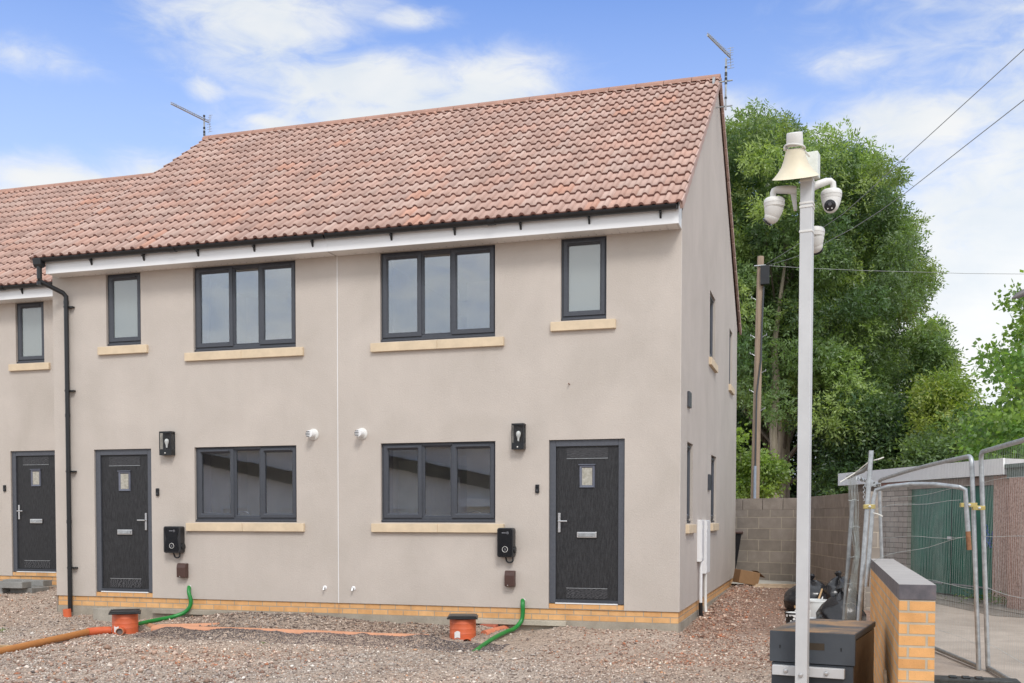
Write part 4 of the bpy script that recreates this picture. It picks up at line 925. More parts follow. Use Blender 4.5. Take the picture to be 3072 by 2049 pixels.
duct([(-7.03, .005, .175), (-7.00, -.05, .10), (-6.965, -.06, .0), (-6.97, -.07, -.10), (-7.04, -.11, -.19), (-7.16, -.22, -.245), (-7.24, -.40, -.265), (-7.28, -.62, -.28), (-7.30, -.95, -.30)], 'green duct curling from the wall to the left chamber')
duct([(-2.03, .005, .10), (-2.015, -.045, .05), (-2.012, -.055, -.08), (-2.03, -.08, -.17), (-2.08, -.20, -.25), (-2.13, -.42, -.275), (-2.17, -.75, -.31), (-2.19, -1.15, -.36), (-2.19, -1.6, -.42)], 'green duct dropping from the wall into the gravel beside the right chamber')
b = PZ(1470, 1886, -.28); m = MB(); m.box(-.11, .11, -.05, .05, 0, .065); o = m.build('loose_brick', M['redbrick'], bevel=.004); o.location = (b[0], b[1] - .04, -.285); o.rotation_euler = (0, 0, -.05); tag(o, 'single red brick lying against the plinth by the right chamber', 'brick')
# lintel offcut set in the footing, concrete step block
m = MB(); m.box(-2.95, -1.44, -.055, .0035, -.218, -.155); tag(m.build('concrete_lintel', concrete_mat('pale_concrete', (.46, .42, .34)), bevel=.004), 'long pale concrete strip under the plinth behind the right chamber', 'lintel', 'pale concrete strips under the plinth')
m = MB(); m.box(-7.62, -6.05, -.05, .0035, -.222, -.156); tag(m.build('concrete_lintel', M['plinth'], bevel=.004), 'long pale concrete strip under the plinth behind the left chamber', 'lintel', 'pale concrete strips under the plinth')
m = MB(); m.box(-8.47, -7.86, -.26, -.006, -.40, -.155); tag(m.build('step_block', concrete_mat('grey_step_concrete', (.36, .33, .28)), bevel=.006), 'low concrete block at the foot of the middle front door', 'step')
bm_ = concrete_mat('grey_block', (.27, .265, .25), 5)
for i, (x, y, z, w, d_, h, rz, lab) in enumerate([(-11.02, .98, .01, .44, .215, .10, .03, 'grey concrete block, upper one at the right of the doorstep stack'), (-11.55, 1.05, .01, .44, .215, .10, -.1, 'grey concrete block, upper one cut off by the left edge'),
        (-10.95, 1.22, -.093, .44, .4, .10, 0, 'grey concrete block, lower one at the right of the doorstep stack'), (-11.45, 1.12, -.093, .44, .4, .10, 0, 'grey concrete block, lower one at the left of the doorstep stack'), (-11.05, 1.50, .01, .44, .215, .10, 0, 'grey concrete block at the back of the doorstep stack against the bricks'), (-11.5, 1.55, .01, .42, .215, .10, 0.02, 'grey concrete block at the back left under the far-left door')]):
    m = MB(); m.box(-w / 2, w / 2, -d_ / 2, d_ / 2, 0, h); o = m.build('concrete_block', bm_, bevel=.006); o.location = (x, y + .05, z); o.rotation_euler = (0, 0, rz); tag(o, lab, 'block', 'concrete blocks stacked as a step')
pW = PZ(5, 1942, -.37); m = MB(); m.box(-.45, .14, -.035, .035, 0, .03); o = m.build('timber_offcut', M['wood'], bevel=.003); o.location = (pW[0], pW[1], -.375); o.rotation_euler = (0, 0, .35); tag(o, 'weathered timber offcut on the gravel at the left edge', 'timber')
# small weeds
def leaves_mesh(name, C, N, L, Wd, cols, parent=None):
    """C centres, N (n,3) axis dirs, L lengths, Wd widths -> kite leaves"""
    n = len(C); A = N / np.linalg.norm(N, axis=1, keepdims=True); R_ = RNG.normal(size=(n, 3)); B = np.cross(A, R_); B /= np.linalg.norm(B, axis=1, keepdims=True)
    p0 = C - A * (L * .5)[:, None]; p2 = C + A * (L * .5)[:, None]; mid = C - A * (L * .05)[:, None]
    p1 = mid + B * (Wd * .5)[:, None]; p3 = mid - B * (Wd * .5)[:, None]
    V = np.stack([p0, p1, p2, p3], 1).reshape(-1, 3); return raw(name, V, np.arange(4 * n).reshape(n, 4), M['leaf'], parent, cols=cols)
for (px, py, s, lab) in ((193, 1863, .05, 'tiny green weed in the gravel by the orange downpipe socket'), (5, 1893, .05, 'tiny green weed at the left edge of the gravel'), (1115, 1896, .04, 'tiny green weed beside the trench pipe'), (790, 1931, .03, 'tiny green weed below the dark gravel bank')):
    c = PZ(px, py, -.36); n = 40; C_ = c + RNG.normal(size=(n, 3)) * [s * .5, s * .5, s * .25] + [0, 0, s * .4]
    tag(leaves_mesh('weed', C_, RNG.normal(size=(n, 3)) * [1, 1, .6], np.full(n, s * .5), np.full(n, s * .22), np.tile((.10, .22, .03), (n, 1)) * RNG.uniform(.7, 1.3, (n, 1))), lab, 'weed', 'weeds in the gravel')

# ================================================================== boundary walls
def wallrun(p, q, z0, z1, th, mat, name, label, cap=None):
    p = Vector(p); q = Vector(q); d = q - p; L = d.length; t = empty(name, (p.x, p.y, 0), math.atan2(d.y, d.x), label, 'wall'); m = MB(); m.box(0, L, 0, th, z0, z1); m.build('blockwork', mat, t); return t, L
BW0 = -.66 + .225 * 0
t, L = wallrun((-3.5, 10.35), (1.30, 7.95), -.6, 1.337, .215, None or M['block'], 'block_wall', 'long grey concrete block wall behind the houses')
m = MB(); x = 0
while x < L: m.box(x + .004, min(x + .44, L) - .004, -.001, .216, 1.340, 1.565); x += .45
cp_m = concrete_mat('block_face', (.34, .295, .255), 4)
m.build('coping_course', cp_m, t)
t, L = wallrun((1.30, 7.95), (2.32, 3.35), -.6, 1.337, .215, M['block'], 'block_wall', 'short grey concrete block wall turning towards the brick wall')
m = MB(); x = 0; k = 0
while x < L: m.box(x + .004, min(x + .215, L) - .004, -.001, .216, 1.340, 1.57); x += .22
m.build('coping_course', cp_m, t)
m = MB(); m.box(L - .45, L, -.03, -.002, -.6, 1.34); m.build('end_pier', M['pebgrey'], t)
# buff brick wall with engineering brick coping
t = empty('brick_wall', (2.19, -5.80, 0), 0, 'buff brick wall with grey coping bricks seen end on', 'wall')
m = MB(); m.box(0.004, .221, 0, 4.46, -.75, .641); m.build('brickwork', M['brick2'], t)
x = 0
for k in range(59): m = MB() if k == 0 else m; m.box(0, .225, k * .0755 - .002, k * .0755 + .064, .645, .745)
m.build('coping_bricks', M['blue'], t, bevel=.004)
m = MB(); m.box(.004, .221, .002, 4.44, .642, .735); m.build('coping_mortar', simple('grey_mortar', (.34, .30, .25), .9), t)

# ================================================================== garages
Dg = lambda px: 18.7 * 158.4 / (133 + 46 * (px - 2534) / 489)
gA = P(2534, 1500, Dg(2534)); gB = P(3023, 1500, Dg(3023)); gd = Vector((gB[0] - gA[0], gB[1] - gA[1], 0)); gl = gd.length; gang = math.atan2(gd.y, gd.x)
gr = empty('garage', (gA[0], gA[1], 0), gang, 'garage block with green double doors and white fascia', 'garage')
def gu_(px): q = P(px, 1600, Dg(px)); return (Vector((q[0] - gA[0], q[1] - gA[1], 0))).dot(gd.normalized())
u0, u1, u2, u3 = gu_(2640), gu_(2718), gu_(2978), gu_(3023)
m = MB(); m.box(.05, u0 - .0, .06, .3, -.4, 1.87); m.build('roughcast_wall', M['pebgrey'], gr)
m = MB(); m.box(u0 + .002, u1, .02, .5, -.4, 1.86); m.build('brick_pier', M['oldbrick'], gr)
m = MB(); m.box(u1 + .002, u2 - .002, .10, .14, -.17, 1.72)
do = m.build('garage_door', M['gardoor'], gr)
m = MB(); m.box((u1 + u2) / 2 - .008, (u1 + u2) / 2 + .008, .096, .0995, -.15, 1.71); m.build('door_gap', M['black'], do)
m = MB(); xm = (u1 + u2) / 2; m.box(xm - .07, xm + .07, .06, .0955, .80, .85); m.build('door_handle', M['steel'], do)
for (a, b_) in ((u1 + .35, xm - .25), (xm + .05, u2 - .15)): m = MB(); m.box(a, b_, .088, .0995, .0, .025); m.build('kick_strip', M['galv'], do)
m = MB()
for (x0_, z0_) in ((u2 - .42, .95), (u2 - .36, .75), (u2 - .20, .82)):
    pts = [(x0_ + .07 * math.sin(k * 1.3) + .012 * k, .094, z0_ + .10 * math.sin(k * .9 + 1) + .02 * (k % 3)) for k in range(14)]; m.tube(pts, .008, 4)
m.build('sprayed_scribble', M['bluepaint'], do)
m = MB(); m.box(u1, u2, .05, .3, 1.722, 1.86); m.build('lintel', simple('pinkish_concrete', (.42, .34, .31), .9, var=.15), gr)
m = MB(); m.box(u0, u1, .01, .10, 1.80, 1.868); m.build('tile_creasing', M['redbrick'], gr)
m = MB(); m.box(u2 + .002, u3 + .55, .0, .6, -.3, 1.86); m.build('pebbledash_wall', M['pebble'], gr)
m = MB(); m.box(-.12, u3 + .0, -.10, -.07, 1.87, 2.13); m.build('fascia', M['fascia'], gr)
m = MB(); m.prism([(-.07, 2.125), (-.07, 1.87), (6, 1.87), (6, 1.95)], -.12, u3, 'yz'); m.build('roof', simple('felt_roof', (.5, .5, .5)), gr)
m = MB(); m.box(u3 + .005, u3 + 6, -.04, .0, 1.80, 2.03); m.box(u3 + .005, u3 + 6, -.08, -.04, 1.97, 2.03); m.build('side_gutter', simple('green_grey_paint', (.17, .21, .19), .6), gr)
g2 = empty('pebbledash_garage', (gA[0], gA[1], 0), gang, 'pink pebbledashed building at the right edge', 'garage')
m = MB(); m.box(u3 + .553, u3 + 6, -.35, 4, -.4, 1.80); m.build('wall', M['pebble'], g2)
m = MB(); m.box(u3 + .95, u3 + 1.5, -.37, -.352, -.02, .45); m.build('rendered_patch', simple('pink_render_patch', (.55, .38, .34), .9), g2)
# weeds at foot of the pebbledash building
c = PZ(3050, 1810, -.2); n = 1500; C_ = np.array(c) + RNG.normal(size=(n, 3)) * [.45, .3, .05] + [.2, 0, .06]
tag(leaves_mesh('weeds', C_, RNG.normal(size=(n, 3)) * [1, 1, .8], RNG.uniform(.04, .09, n), RNG.uniform(.015, .03, n), np.tile((.13, .21, .04), (n, 1)) * RNG.uniform(.6, 1.3, (n, 1))), 'patch of green weeds at the foot of the pink building', 'weeds', kind='stuff')

# ================================================================== telegraph pole and wires
TD = 27.0
pb_ = P(2264.5, 1497, TD); pt_ = P(2282, 770, TD); dv = (pt_ - pb_) / (pt_[2] - pb_[2]); pbase = pb_ + dv * (-.2 - pb_[2])
t = empty('telegraph_pole', tuple(pbase), 0, 'brown telegraph pole with a black box behind the block wall', 'telegraph pole'); top = Vector(tuple(pt_ - pbase))
m = MB(); m.tube([(0, 0, -.3), top * .5, top], .1, 14, rs=[.125, .105, .085]); m.build('shaft', M['pole'], t, smooth=True)
bx = P(2294, 826, TD - .15) - pbase; m = MB(); m.box(bx[0] - .10, bx[0] + .12, bx[1] - .08, bx[1] + .10, bx[2] - .25, bx[2] + .25); m.build('junction_box', M['black'], t, bevel=.02)
for k, py in enumerate([895, 1008, 1062, 1115, 1172, 1228]):
    for s in ((-1,) if k in (0, 2, 4) else (1,) if k in (3, 5) else (-1, 1)):
        cc = P(2282 - (py - 770) * 17.5 / 727, py, TD) - pbase; m = MB(); a = Vector(tuple(cc)); m.tube([a + Vector((s * .09, -.05, -.05)), a + Vector((s * .16, -.05, 0)), a + Vector((s * .20, -.05, .0)), a + Vector((s * .20, -.05, .05))], .012, 6); m.build('climbing_step', M['galv'], t)
m = MB(); pp = [P(2291, 860, TD - .13), P(2285, 1000, TD - .14), P(2283, 1080, TD - .14), P(2270, 1180, TD - .15), P(2266, 1400, TD - .15), P(2265, 1497, TD - .15), P(2265, 1540, TD - .15)]
m.tube([tuple(p - pbase) for p in pp], .022, 8); m.build('riser_cable', M['cable'], t, smooth=True)
m = MB(); pp = [P(2265.5, 1398, TD - .17), P(2263.5, 1540, TD - .17)]; m.tube([tuple(p - pbase) for p in pp], .035, 8); m.build('cable_guard', simple('grey_blue_guard', (.28, .33, .40)), t, smooth=True)
m = MB(); q = P(2278, 797, TD - .1) - pbase; m.tube([(q[0] - .13, q[1], q[2]), (q[0] + .16, q[1], q[2])], .02, 8); m.build('pole_ring', M['galv'], t)
def wire(pts, label, r=.009):
    P3 = [P(*p) for p in pts]; m = MB(); m.tube([tuple(p) for p in P3], r, 6); return tag(m.build('overhead_wire', M['wire'], smooth=True), label, 'cable', 'overhead wires from the pole')
wire([(2296, 794, 27), (2340, 767, 25.5), (2383, 740, 24.2), (2450, 696, 22.6), (2530, 641, 20.8), (2600, 579, 19.4), (2680, 505, 17.9), (2860, 341, 15.3), (3072, 148, 13), (3400, -160, 10.5)], 'upper overhead wire rising to the top right of the sky', .006)
wire([(2305, 796, 27), (2383, 772, 24.2), (2440, 748, 22.6), (2562, 683, 20), (2640, 633, 18.6), (2715, 580, 17.4), (2880, 450, 15), (3072, 300, 13), (3400, 40, 10.5)], 'lower slanting overhead wire rising to the right edge', .006)
wire([(2305, 797, 27), (2430, 805, 27), (2600, 812, 27), (2790, 817, 27), (2900, 820.5, 27), (3072, 822, 27), (3500, 820, 27)], 'level overhead wire running across the trees to the right edge', .006)

# ================================================================== CCTV pole, bolted to a steel chest
ca, sa_ = math.cos(math.radians(-10)), math.sin(math.radians(-10))
CH = empty('steel_chest', (1.35, -5.15, -.44), math.radians(-10), 'grey steel site chest with a rusty lid beside the brick wall', 'tool chest')
m = MB(); m.box(.012, .588, .012, 1.03, 0, .56); m.box(.012, .588, .037, 1.03, .5605, .748); m.build('body', M['chest'], CH, bevel=.004)
m = MB(); m.box(.5882, .592, .02, 1.02, .0, .735); m.build('side_panel', M['chestside'], CH)
m = MB(); lz = .79
m.prism([(0, lz), (0, lz - .225), (.035, lz - .225), (.035, lz - .04), (1.04, lz - .04), (1.04, lz)], 0, .60, 'yz'); lo = m.build('lid', M['chest'], CH, bevel=.004)
m = MB(); m.box(.005, .595, .004, 1.036, lz + .0005, lz + .003); m.build('lid_top', M['rusty'], lo)
m = MB(); m.box(.225, .39, -.0015, .0, lz - .125, lz - .075); m.build('handle_slot', simple('dark_recess', (.05, .035, .02)), lo)
for x in (.075, .505): m = MB(); m.box(x - .004, x + .004, -.002, .0, lz - .125, lz - .105); m.lathe([(.005, 0), (.005, .002)], (x, 0, lz - .105), (0, -1, 0), 8); m.build('keyhole', M['black'], lo)
m = MB(); m.box(.03, .535, -.05, .0115 - .013, .475, .545); bo = m.build('cross_bar', M['alu'], CH, bevel=.003)
for x in (.13, .415): m = MB(); m.lathe([(.016, 0), (.016, .008), (.011, .016), (.004, .018)], (x, -.05, .51), (0, -1, 0), 12); m.build('bolt', M['steel'], bo, smooth=True)
pc = (1.583, -5.30)
CP = empty('cctv_pole', (pc[0], pc[1], -.44), math.radians(-9), 'tall square aluminium pole bolted to the steel chest, carrying horn and cameras', 'pole')
ph = float(P(2410, 548, 7.35)[2]) + .44; m = MB(); m.box(-.042, .042, -.042, .042, 0, ph); m.build('mast', M['alu'], CP, bevel=.004)
m = MB(); m.lathe([(.016, 0), (.016, .008), (.011, .016), (.004, .018)], (0, -.042, .50), (0, -1, 0), 12); m.build('bolt', M['steel'], CP, smooth=True)
for z in (float(P(2410, 705, 7.35)[2]) + .44, float(P(2410, 633, 7.35)[2]) + .44, float(P(2410, 622, 7.35)[2]) + .44, ph - .02): m = MB(); m.box(-.046, .046, -.046, .046, z - .008, z + .008); m.build('strap', M['camwhite'], CP, bevel=.003)
PD = 7.33
def W2(px, py, t=PD): return Vector(tuple(P(px, py, t)))
# horn
hm = W2(2386.6, 532, 7.27); hr = W2(2384.5, 445, 7.20); ax = (hm - hr); hl = ax.length
H = empty('horn_speaker', tuple(hr), 0, 'cream horn loudspeaker on top of the camera pole', 'loudspeaker')
m = MB(); m.lathe([(.058, 0), (.064, hl * .12), (.076, hl * .35), (.093, hl * .58), (.115, hl * .76), (.140, hl * .91), (.156, hl * .985), (.160, hl), (.154, hl), (.135, hl * .90), (.08, hl * .5), (.05, 0.02)], (0, 0, 0), tuple(ax), 40); m.build('bell', M['cream'], H, smooth=True)
m = MB(); m.lathe([(.055, 0), (.057, .01), (.054, .085), (.050, .092), (.02, .094)], (0, 0, .012), tuple(-ax), 28); m.build('driver', M['camwhite'], H, smooth=True)
m = MB(); m.tube([(.068 * math.cos(a), .068 * math.sin(a), .006 - .01 * math.cos(a)) for a in np.linspace(0, 2 * math.pi, 25)], .007, 8); m.tube([(-.075, -.01, .0), (-.06, -.01, .0)], .014, 8); m.tube([(.05, .02, .0), (.10, .05, -.05)], .007, 6); m.build('clamp_band', M['camwhite'], H, smooth=True)
m = MB(); q = W2(2378, 415, 7.11) - hr; m.box(-.014, .014, -.0565, -.0545, .075, .082); m.build('maker_mark', M['lens'], H)
sp = W2(2437, 497, 7.42); Bx = empty('speaker_driver_box', tuple(sp), math.radians(-10), 'pale boxy unit behind the horn on the camera pole', 'unit box')
m = MB(); m.prism([(-.05, -.082), (.04, -.090), (.046, -.084), (.046, .085), (-.03, .085), (-.05, .07)], -.05, .05); m.build('casing', simple('pale_green_white', (.70, .72, .66), .5), Bx, bevel=.010)
def dome(pos, name_label, face, arm_pts, plate=None, tilt=0):
    t = empty('dome_camera', tuple(pos), 0, name_label, 'security camera', 'dome cameras on the pole')
    m = MB(); m.lathe([(.03, .028), (.06, .022), (.071, .010), (.073, -.006), (.073, -.014), (.070, -.016), (.072, -.018), (.069, -.038), (.058, -.047)], (0, 0, 0), n=32); m.build('cap', M['camwhite'], t, smooth=True)
    f = Vector(face).normalized(); m = MB(); dn = (Vector((0, 0, -1)) + Vector((f.x, f.y, 0)) * .28).normalized()
    m.lathe([(.067, 0), (.065, .02), (.058, .045), (.048, .072), (.030, .094), (.010, .104)], (0, 0, -.040), tuple(dn), 28); m.build('shell', M['camwhite'], t, smooth=True)
    m = MB(); prof = [(.002, -.054)]
    for a in np.linspace(-80, 60, 12): prof.append((.052 * math.cos(math.radians(a)), .052 * math.sin(math.radians(a))))
    prof += [(.03, .052)]
    m.lathe(prof, (f * .022 + Vector((0, 0, -.086))), tuple(f), 28); m.build('eyeball', M['camwhite'], t, smooth=True)
    m = MB(); m.lathe([(.040, 0), (.040, .006), (.034, .010), (.01, .012)], Vector((0, 0, -.086)) + f * .066, tuple(f), 26); lo_ = m.build('lens_window', M['lens'], t, smooth=True)
    r_ = f.cross(Vector((0, 0, 1))).normalized(); u_ = r_.cross(f)
    m = MB(); m.lathe([(.012, 0), (.010, .003)], Vector((0, 0, -.086)) + f * .078 + u_ * .008, tuple(f), 14); m.build('lens', simple_cached('lens_ring', (.10, .10, .11), .2), lo_)
    for s in (-1, 1): m = MB(); m.lathe([(.0045, 0), (.004, .002)], Vector((0, 0, -.086)) + f * .078 + r_ * s * .014 - u_ * .020, tuple(f), 10); m.build('infrared_lamp', M['drop'], lo_)
    if arm_pts:
        m = MB(); m.tube([Vector(tuple(a)) - Vector(tuple(pos)) for a in arm_pts], .022, 14, rs=[.030, .028, .025, .022, .021, .021, .021][:len(arm_pts)]); m.build('arm', M['camwhite'], t, smooth=True)
    if plate:
        m = MB(); pl = [Vector(tuple(a)) - Vector(tuple(pos)) for a in plate]; n = len(pl); off = Vector((.0, .035, 0)); m.add(pl + [p + off for p in pl], [tuple(range(n)), tuple(range(2 * n - 1, n - 1, -1))] + [(i, i + n, (i + 1) % n + n, (i + 1) % n) for i in range(n)]); m.build('wall_bracket', M['camwhite'], t, bevel=.006)
    return t
dome(W2(2494, 580), 'white dome camera on the right arm, its lens facing the viewer', (-.12, -1, -.25), [W2(2424, 568), W2(2448, 556), W2(2478, 545), W2(2492, 543), W2(2499, 549), W2(2500, 562), W2(2500, 573)], [W2(2420, 548), W2(2434, 552), W2(2442, 575), W2(2434, 628), W2(2424, 628)])
dome(W2(2322.5, 605), 'white dome camera on the left arm, turned away to the left', (-.75, .35, -.75), [W2(2386, 571), W2(2360, 569), W2(2330, 570), W2(2321, 573), W2(2319, 580), W2(2319, 590), W2(2319, 598)], [W2(2370, 572), W2(2389, 556), W2(2391, 630), W2(2381, 630)])
dome(W2(2443, 694, 7.42), 'third white dome camera, lower down behind the pole', (.4, .8, -.7), None, [W2(2424, 640, 7.38), W2(2437, 640, 7.38), W2(2437, 712, 7.38), W2(2424, 712, 7.38)])
m = MB(); q = W2(2431, 675, 7.33); m.box(q.x - .008, q.x + .008, q.y - .01, q.y + .01, q.z - .10, q.z + .10); tag(m.build('antenna_strip', M['black']), 'narrow black strip on the side of the camera pole', 'strip')

# ================================================================== temporary fence panels
def fpanel(name, label, corners, r=.021, vn=26, hz=(.12, .38, .62, .86), bow=0.0, tube_pts=None, closed=True, vgap=None, seed=1):
    """corners: bottom-left, top-left, top-right, bottom-right (world). Bent tube frame + welded wire mesh"""
    rr = np.random.default_rng(seed); BL, TL, TR, BR = [Vector(tuple(c)) for c in corners]
    t = empty(name, tuple(BL), 0, label, 'fence panel', 'temporary site fence panels')
    def cornr(a, b, c, rad=.09, n=5):
        d1 = (a - b).normalized(); d2 = (c - b).normalized(); o = []
        for k in range(n + 1):
            s = k / n; o.append(b + d1 * rad * (1 - s) ** 2 + d2 * rad * s ** 2)
        return o
    top = [TL + (TR - TL) * s + Vector((0, 0, bow * math.sin(math.pi * s))) for s in np.linspace(.12, .88, 8)]
    pts = [BL] + cornr(BL, TL, top[0]) + top + cornr(top[-1], TR, BR) + [BR]
    m = MB(); m.tube([p - BL for p in pts], r, 12); m.build('frame_tube', M['galv'], t, smooth=True)
    m = MB(); m.tube([Vector((0, 0, .03)), BR - BL + Vector((0, 0, .03))], r * .95, 10); m.build('bottom_rail', M['galvd'], t, smooth=True)
    V = MB()
    for k in range(1, vn):
        s = k / vn; a = BL + (BR - BL) * s; b = TL + (TR - TL) * s + Vector((0, 0, bow * math.sin(math.pi * s)))
        d = (b - a); wob = rr.normal(size=3) * .0015; mid = a + d * .5 + Vector((wob[0], wob[1], 0)) + Vector((.012 * math.sin(s * 23), .012 * math.cos(s * 17), 0))
        V.tube([a - BL, mid - BL, b - BL], .0007, 3, cap=False)
    for h in hz:
        a = [BL + (TL - BL) * h + ((BR + (TR - BR) * h) - (BL + (TL - BL) * h)) * s + Vector((0, 0, .012 * math.sin(s * 9 + h * 7))) for s in np.linspace(0, 1, 9)]
        V.tube([p - BL for p in a], .0022, 3, cap=False)
    tag(V.build('wire_mesh', M['mesh'], t), None, None); return t
zB = -.22
B0 = Vector((3.148, -2.634, zB)); B1 = Vector((3.062, -2.59, 1.745))
far0 = Vector(tuple(P(2655, 1765, 12.8))); far0.z = -.2; far1 = Vector(tuple(P(2637, 1441, 12.8)))
fpanel('mesh_fence', 'tall mesh fence panel standing in front of the green garage door', [far0, far1, B1 - Vector((.055, -.02, 0)), B0 - Vector((.055, -.02, 0))], vn=72, bow=.02, seed=3)
R0 = Vector(tuple(P(3160, 2120, 8.3))); R0.z = -.25; R1 = Vector(tuple(P(3140, 1300, 7.45))); R1.z = 1.76
dirR = (Vector((R1.x, R1.y, 0)) - Vector((B1.x, B1.y, 0))).normalized() * 3.4
fpanel('mesh_fence', 'tall mesh fence panel cut off by the right edge, coming towards the viewer', [B0 + Vector((.02, 0, 0)), B1 + Vector((.02, 0, .03)), B1 + dirR + Vector((0, 0, .04)), B0 + dirR], vn=60, seed=4)
# broken gate-like frame piece hung between the panels
g0 = Vector(tuple(P(2600, 1760, 10.2))); g1 = Vector(tuple(P(2622, 1470, 10.2))); g2_ = Vector(tuple(P(2735, 1452, 9.9))); g3 = Vector(tuple(P(2880, 1462, 9.4))); g4 = Vector(tuple(P(2897, 1490, 9.4))); g5 = Vector(tuple(P(2908, 1650, 9.4)))
t = empty('bent_fence_frame', tuple(g0), 0, 'bent low fence frame with a rusty cut-off leg in front of the garage', 'fence panel', 'temporary site fence panels')
m = MB(); pts = [g0, g0 * .1 + g1 * .9, g1 + Vector((.02, 0, .0)), g1 * .6 + g2_ * .4 + Vector((0, 0, .012)), g2_, g2_ * .5 + g3 * .5 + Vector((0, 0, .012)), g3, g3 * .5 + g4 * .5 + Vector((.02, 0, .02)), g4, g4 * .35 + g5 * .65]; m.tube([p - g0 for p in pts], .021, 12); m.build('frame_tube', M['galv'], t, smooth=True)
m = MB(); m.tube([g4 * .35 + g5 * .65 - g0, g5 - g0], .0215, 12); m.build('rusty_end', simple('rust', (.25, .12, .06), .9, var=.3, nscale=40), t, smooth=True)
m = MB(); rr = np.random.default_rng(5)
for h in (.12, .42):
    a = [(g1.lerp(g2_, s * 2) if s < .5 else g2_.lerp(g3, s * 2 - 1)).lerp(g0.lerp(g5, s) + Vector((0, 0, -.75 + .2 * s)), h) + Vector((0, 0, .02 * math.sin(s * 8))) for s in np.linspace(0, 1, 10)]; m.tube([p - g0 for p in a], .0022, 3, cap=False)
m.build('wire_mesh', M['mesh'], t)
# leaning posts beside the brick wall
a1t, a1b = P(2614, 1352, 9.6), P(2570, 1880, 9.6)
t = empty('scaffold_tube', tuple(a1b), 0, 'straight galvanised tube leaning highest, beside the brick wall coping', 'pole', 'galvanised tubes by the wall')
m = MB(); m.tube([(0, 0, -.25), tuple(a1t - a1b)], .022, 14); m.build('tube', M['galv'], t, smooth=True)
c0, c1_, c2, c3, c4 = P(2528, 1900, 10.6), P(2549, 1620, 10.6), P(2558, 1500, 10.6), P(2543, 1432, 10.7), P(2606, 1398, 10.4)
t = empty('bent_fence_frame', tuple(c0), 0, 'crumpled fence panel corner with bunched wire left of the leaning tube', 'fence panel', 'temporary site fence panels')
m = MB(); m.tube([(0, 0, -.1)] + [tuple(q - c0) for q in (c1_, c2)], .021, 12); m.tube([tuple(q - c0) for q in (c3, P(2566, 1422, 10.6), P(2590, 1412, 10.5), P(2600, 1404, 10.45), P(2608, 1390, 10.4))], .021, 12); m.build('frame_tube', M['galvd'], t, smooth=True)
m = MB(); rr = np.random.default_rng(8)
for k in range(20):
    s = k / 19; x1_ = 2544 + 26 * s; pts = [P(x1_, 1432 - 8 * s, 10.6 + .1 * math.sin(k)), P(2550 + 22 * s + rr.normal() * 1.5, 1500, 10.6), P(2553 + 22 * s + rr.normal() * 1.5, 1570, 10.6), P(2566 + 12 * s + rr.normal() * 2, 1660, 10.55), P(2548 + 22 * s, 1760, 10.5), P(2528 + 38 * s, 1880, 10.45)]
    m.tube([tuple(q - c0) for q in pts], .0014, 3, cap=False)
for (px, py) in ((2544, 1500), (2548, 1580), (2548, 1670), (2540, 1750), (2534, 1810)):
    m.tube([tuple(P(px + 4 * k, py + 2 * math.sin(k), 10.55) - c0) for k in range(9)], .003, 3, cap=False)
m.build('wire_mesh', M['mesh'], t)
def clamp(px, py, t_, w, label, rusty=False):
    q = P(px, py, t_); o = empty('fence_clamp', tuple(q), YAW - .25, label, 'clamp', 'yellow fence clamps')
    m = MB(); m.box(-w / 2, w / 2, -.035, -.027, -.019, .019); m.box(-w / 2, w / 2, .027, .035, -.019, .019); m.box(-w / 2 - .004, -w / 2, -.035, .035, -.019, .019); m.build('plate', M['zinc'], o, bevel=.002)
    m = MB(); m.lathe([(.012, 0), (.012, .010), (.006, .014)], (0, -.035, 0), (0, -1, 0), 8); m.build('nut', M['steel'], o)
clamp(2906, 1515, 9.42, .135, 'yellow clamp joining the bent frame to the doubled posts')
clamp(2936, 1524, 9.40, .10, 'yellow clamp wrapping the doubled posts just below the other')
clamp(2608, 1520, 9.6, .10, 'yellow clamp with orange rust on the leaning tube by the wall')
m = MB(); fb = PZ(2890, 2030, -.13)
t = empty('rubber_base_block', (float(fb[0]), float(fb[1]), -.245), YAW - .30, 'dark rubber fence foot at the bottom right edge', 'fence foot')
m.box(-.28, .42, -.11, .11, 0, .105); m.build('block', simple('recycled_rubber', (.045, .047, .045), .8, var=.4, nscale=20, bump=.5), t, bevel=.012)
for x in (-.08, .02, .12): m = MB(); m.box(x - .03, x + .03, -.05, .05, .1055, .118); m.build('foot_socket', M['black'], t, bevel=.004)
for i, (pts, lab) in enumerate([([P(2520, 1447, 10.5), P(2566, 1418, 10.5), P(2578, 1409, 10.4), P(2607, 1385, 10.3)], 'short rope strand slanting left of the leaning tube'), ([P(2622, 1381, 9.55), P(2635, 1378, 9.5), P(2651, 1372, 9.5)], 'short rope end sticking out right of the leaning tube'), ([P(2620, 1539, 9.55), P(2633, 1542, 9.5), P(2648, 1549, 9.5)], 'loose rope end below the rusty clamp')]):
    m = MB(); m.tube([tuple(q) for q in pts], .006, 6); tag(m.build('rope', M['rope'], smooth=True), lab, 'rope', 'white ropes on the fence')
m = MB(); pts = []
for k in range(60): s = k / 59; pts.append(tuple(P(2568 + 72 * s, 1433 + 22 * s + 6 * math.sin(k * 1.9), 10.2 - .3 * s + .03 * math.cos(k * 2.3))))
m.tube(pts, .005, 5); pts = [tuple(P(2612 + 28 * math.cos(k * .9) * .6, 1446 + 7 * math.sin(k * 1.3) + k * .4, 9.9)) for k in range(26)]; m.tube(pts, .005, 5)
pts = [tuple(P(2592 + 3 * math.sin(k * 1.5), 1452 + k * 3.4, 9.9)) for k in range(16)]; m.tube(pts, .004, 5)
tag(m.build('chain', M['galv'], smooth=True), 'tangled chain tying the fence frames to the leaning tube', 'chain')
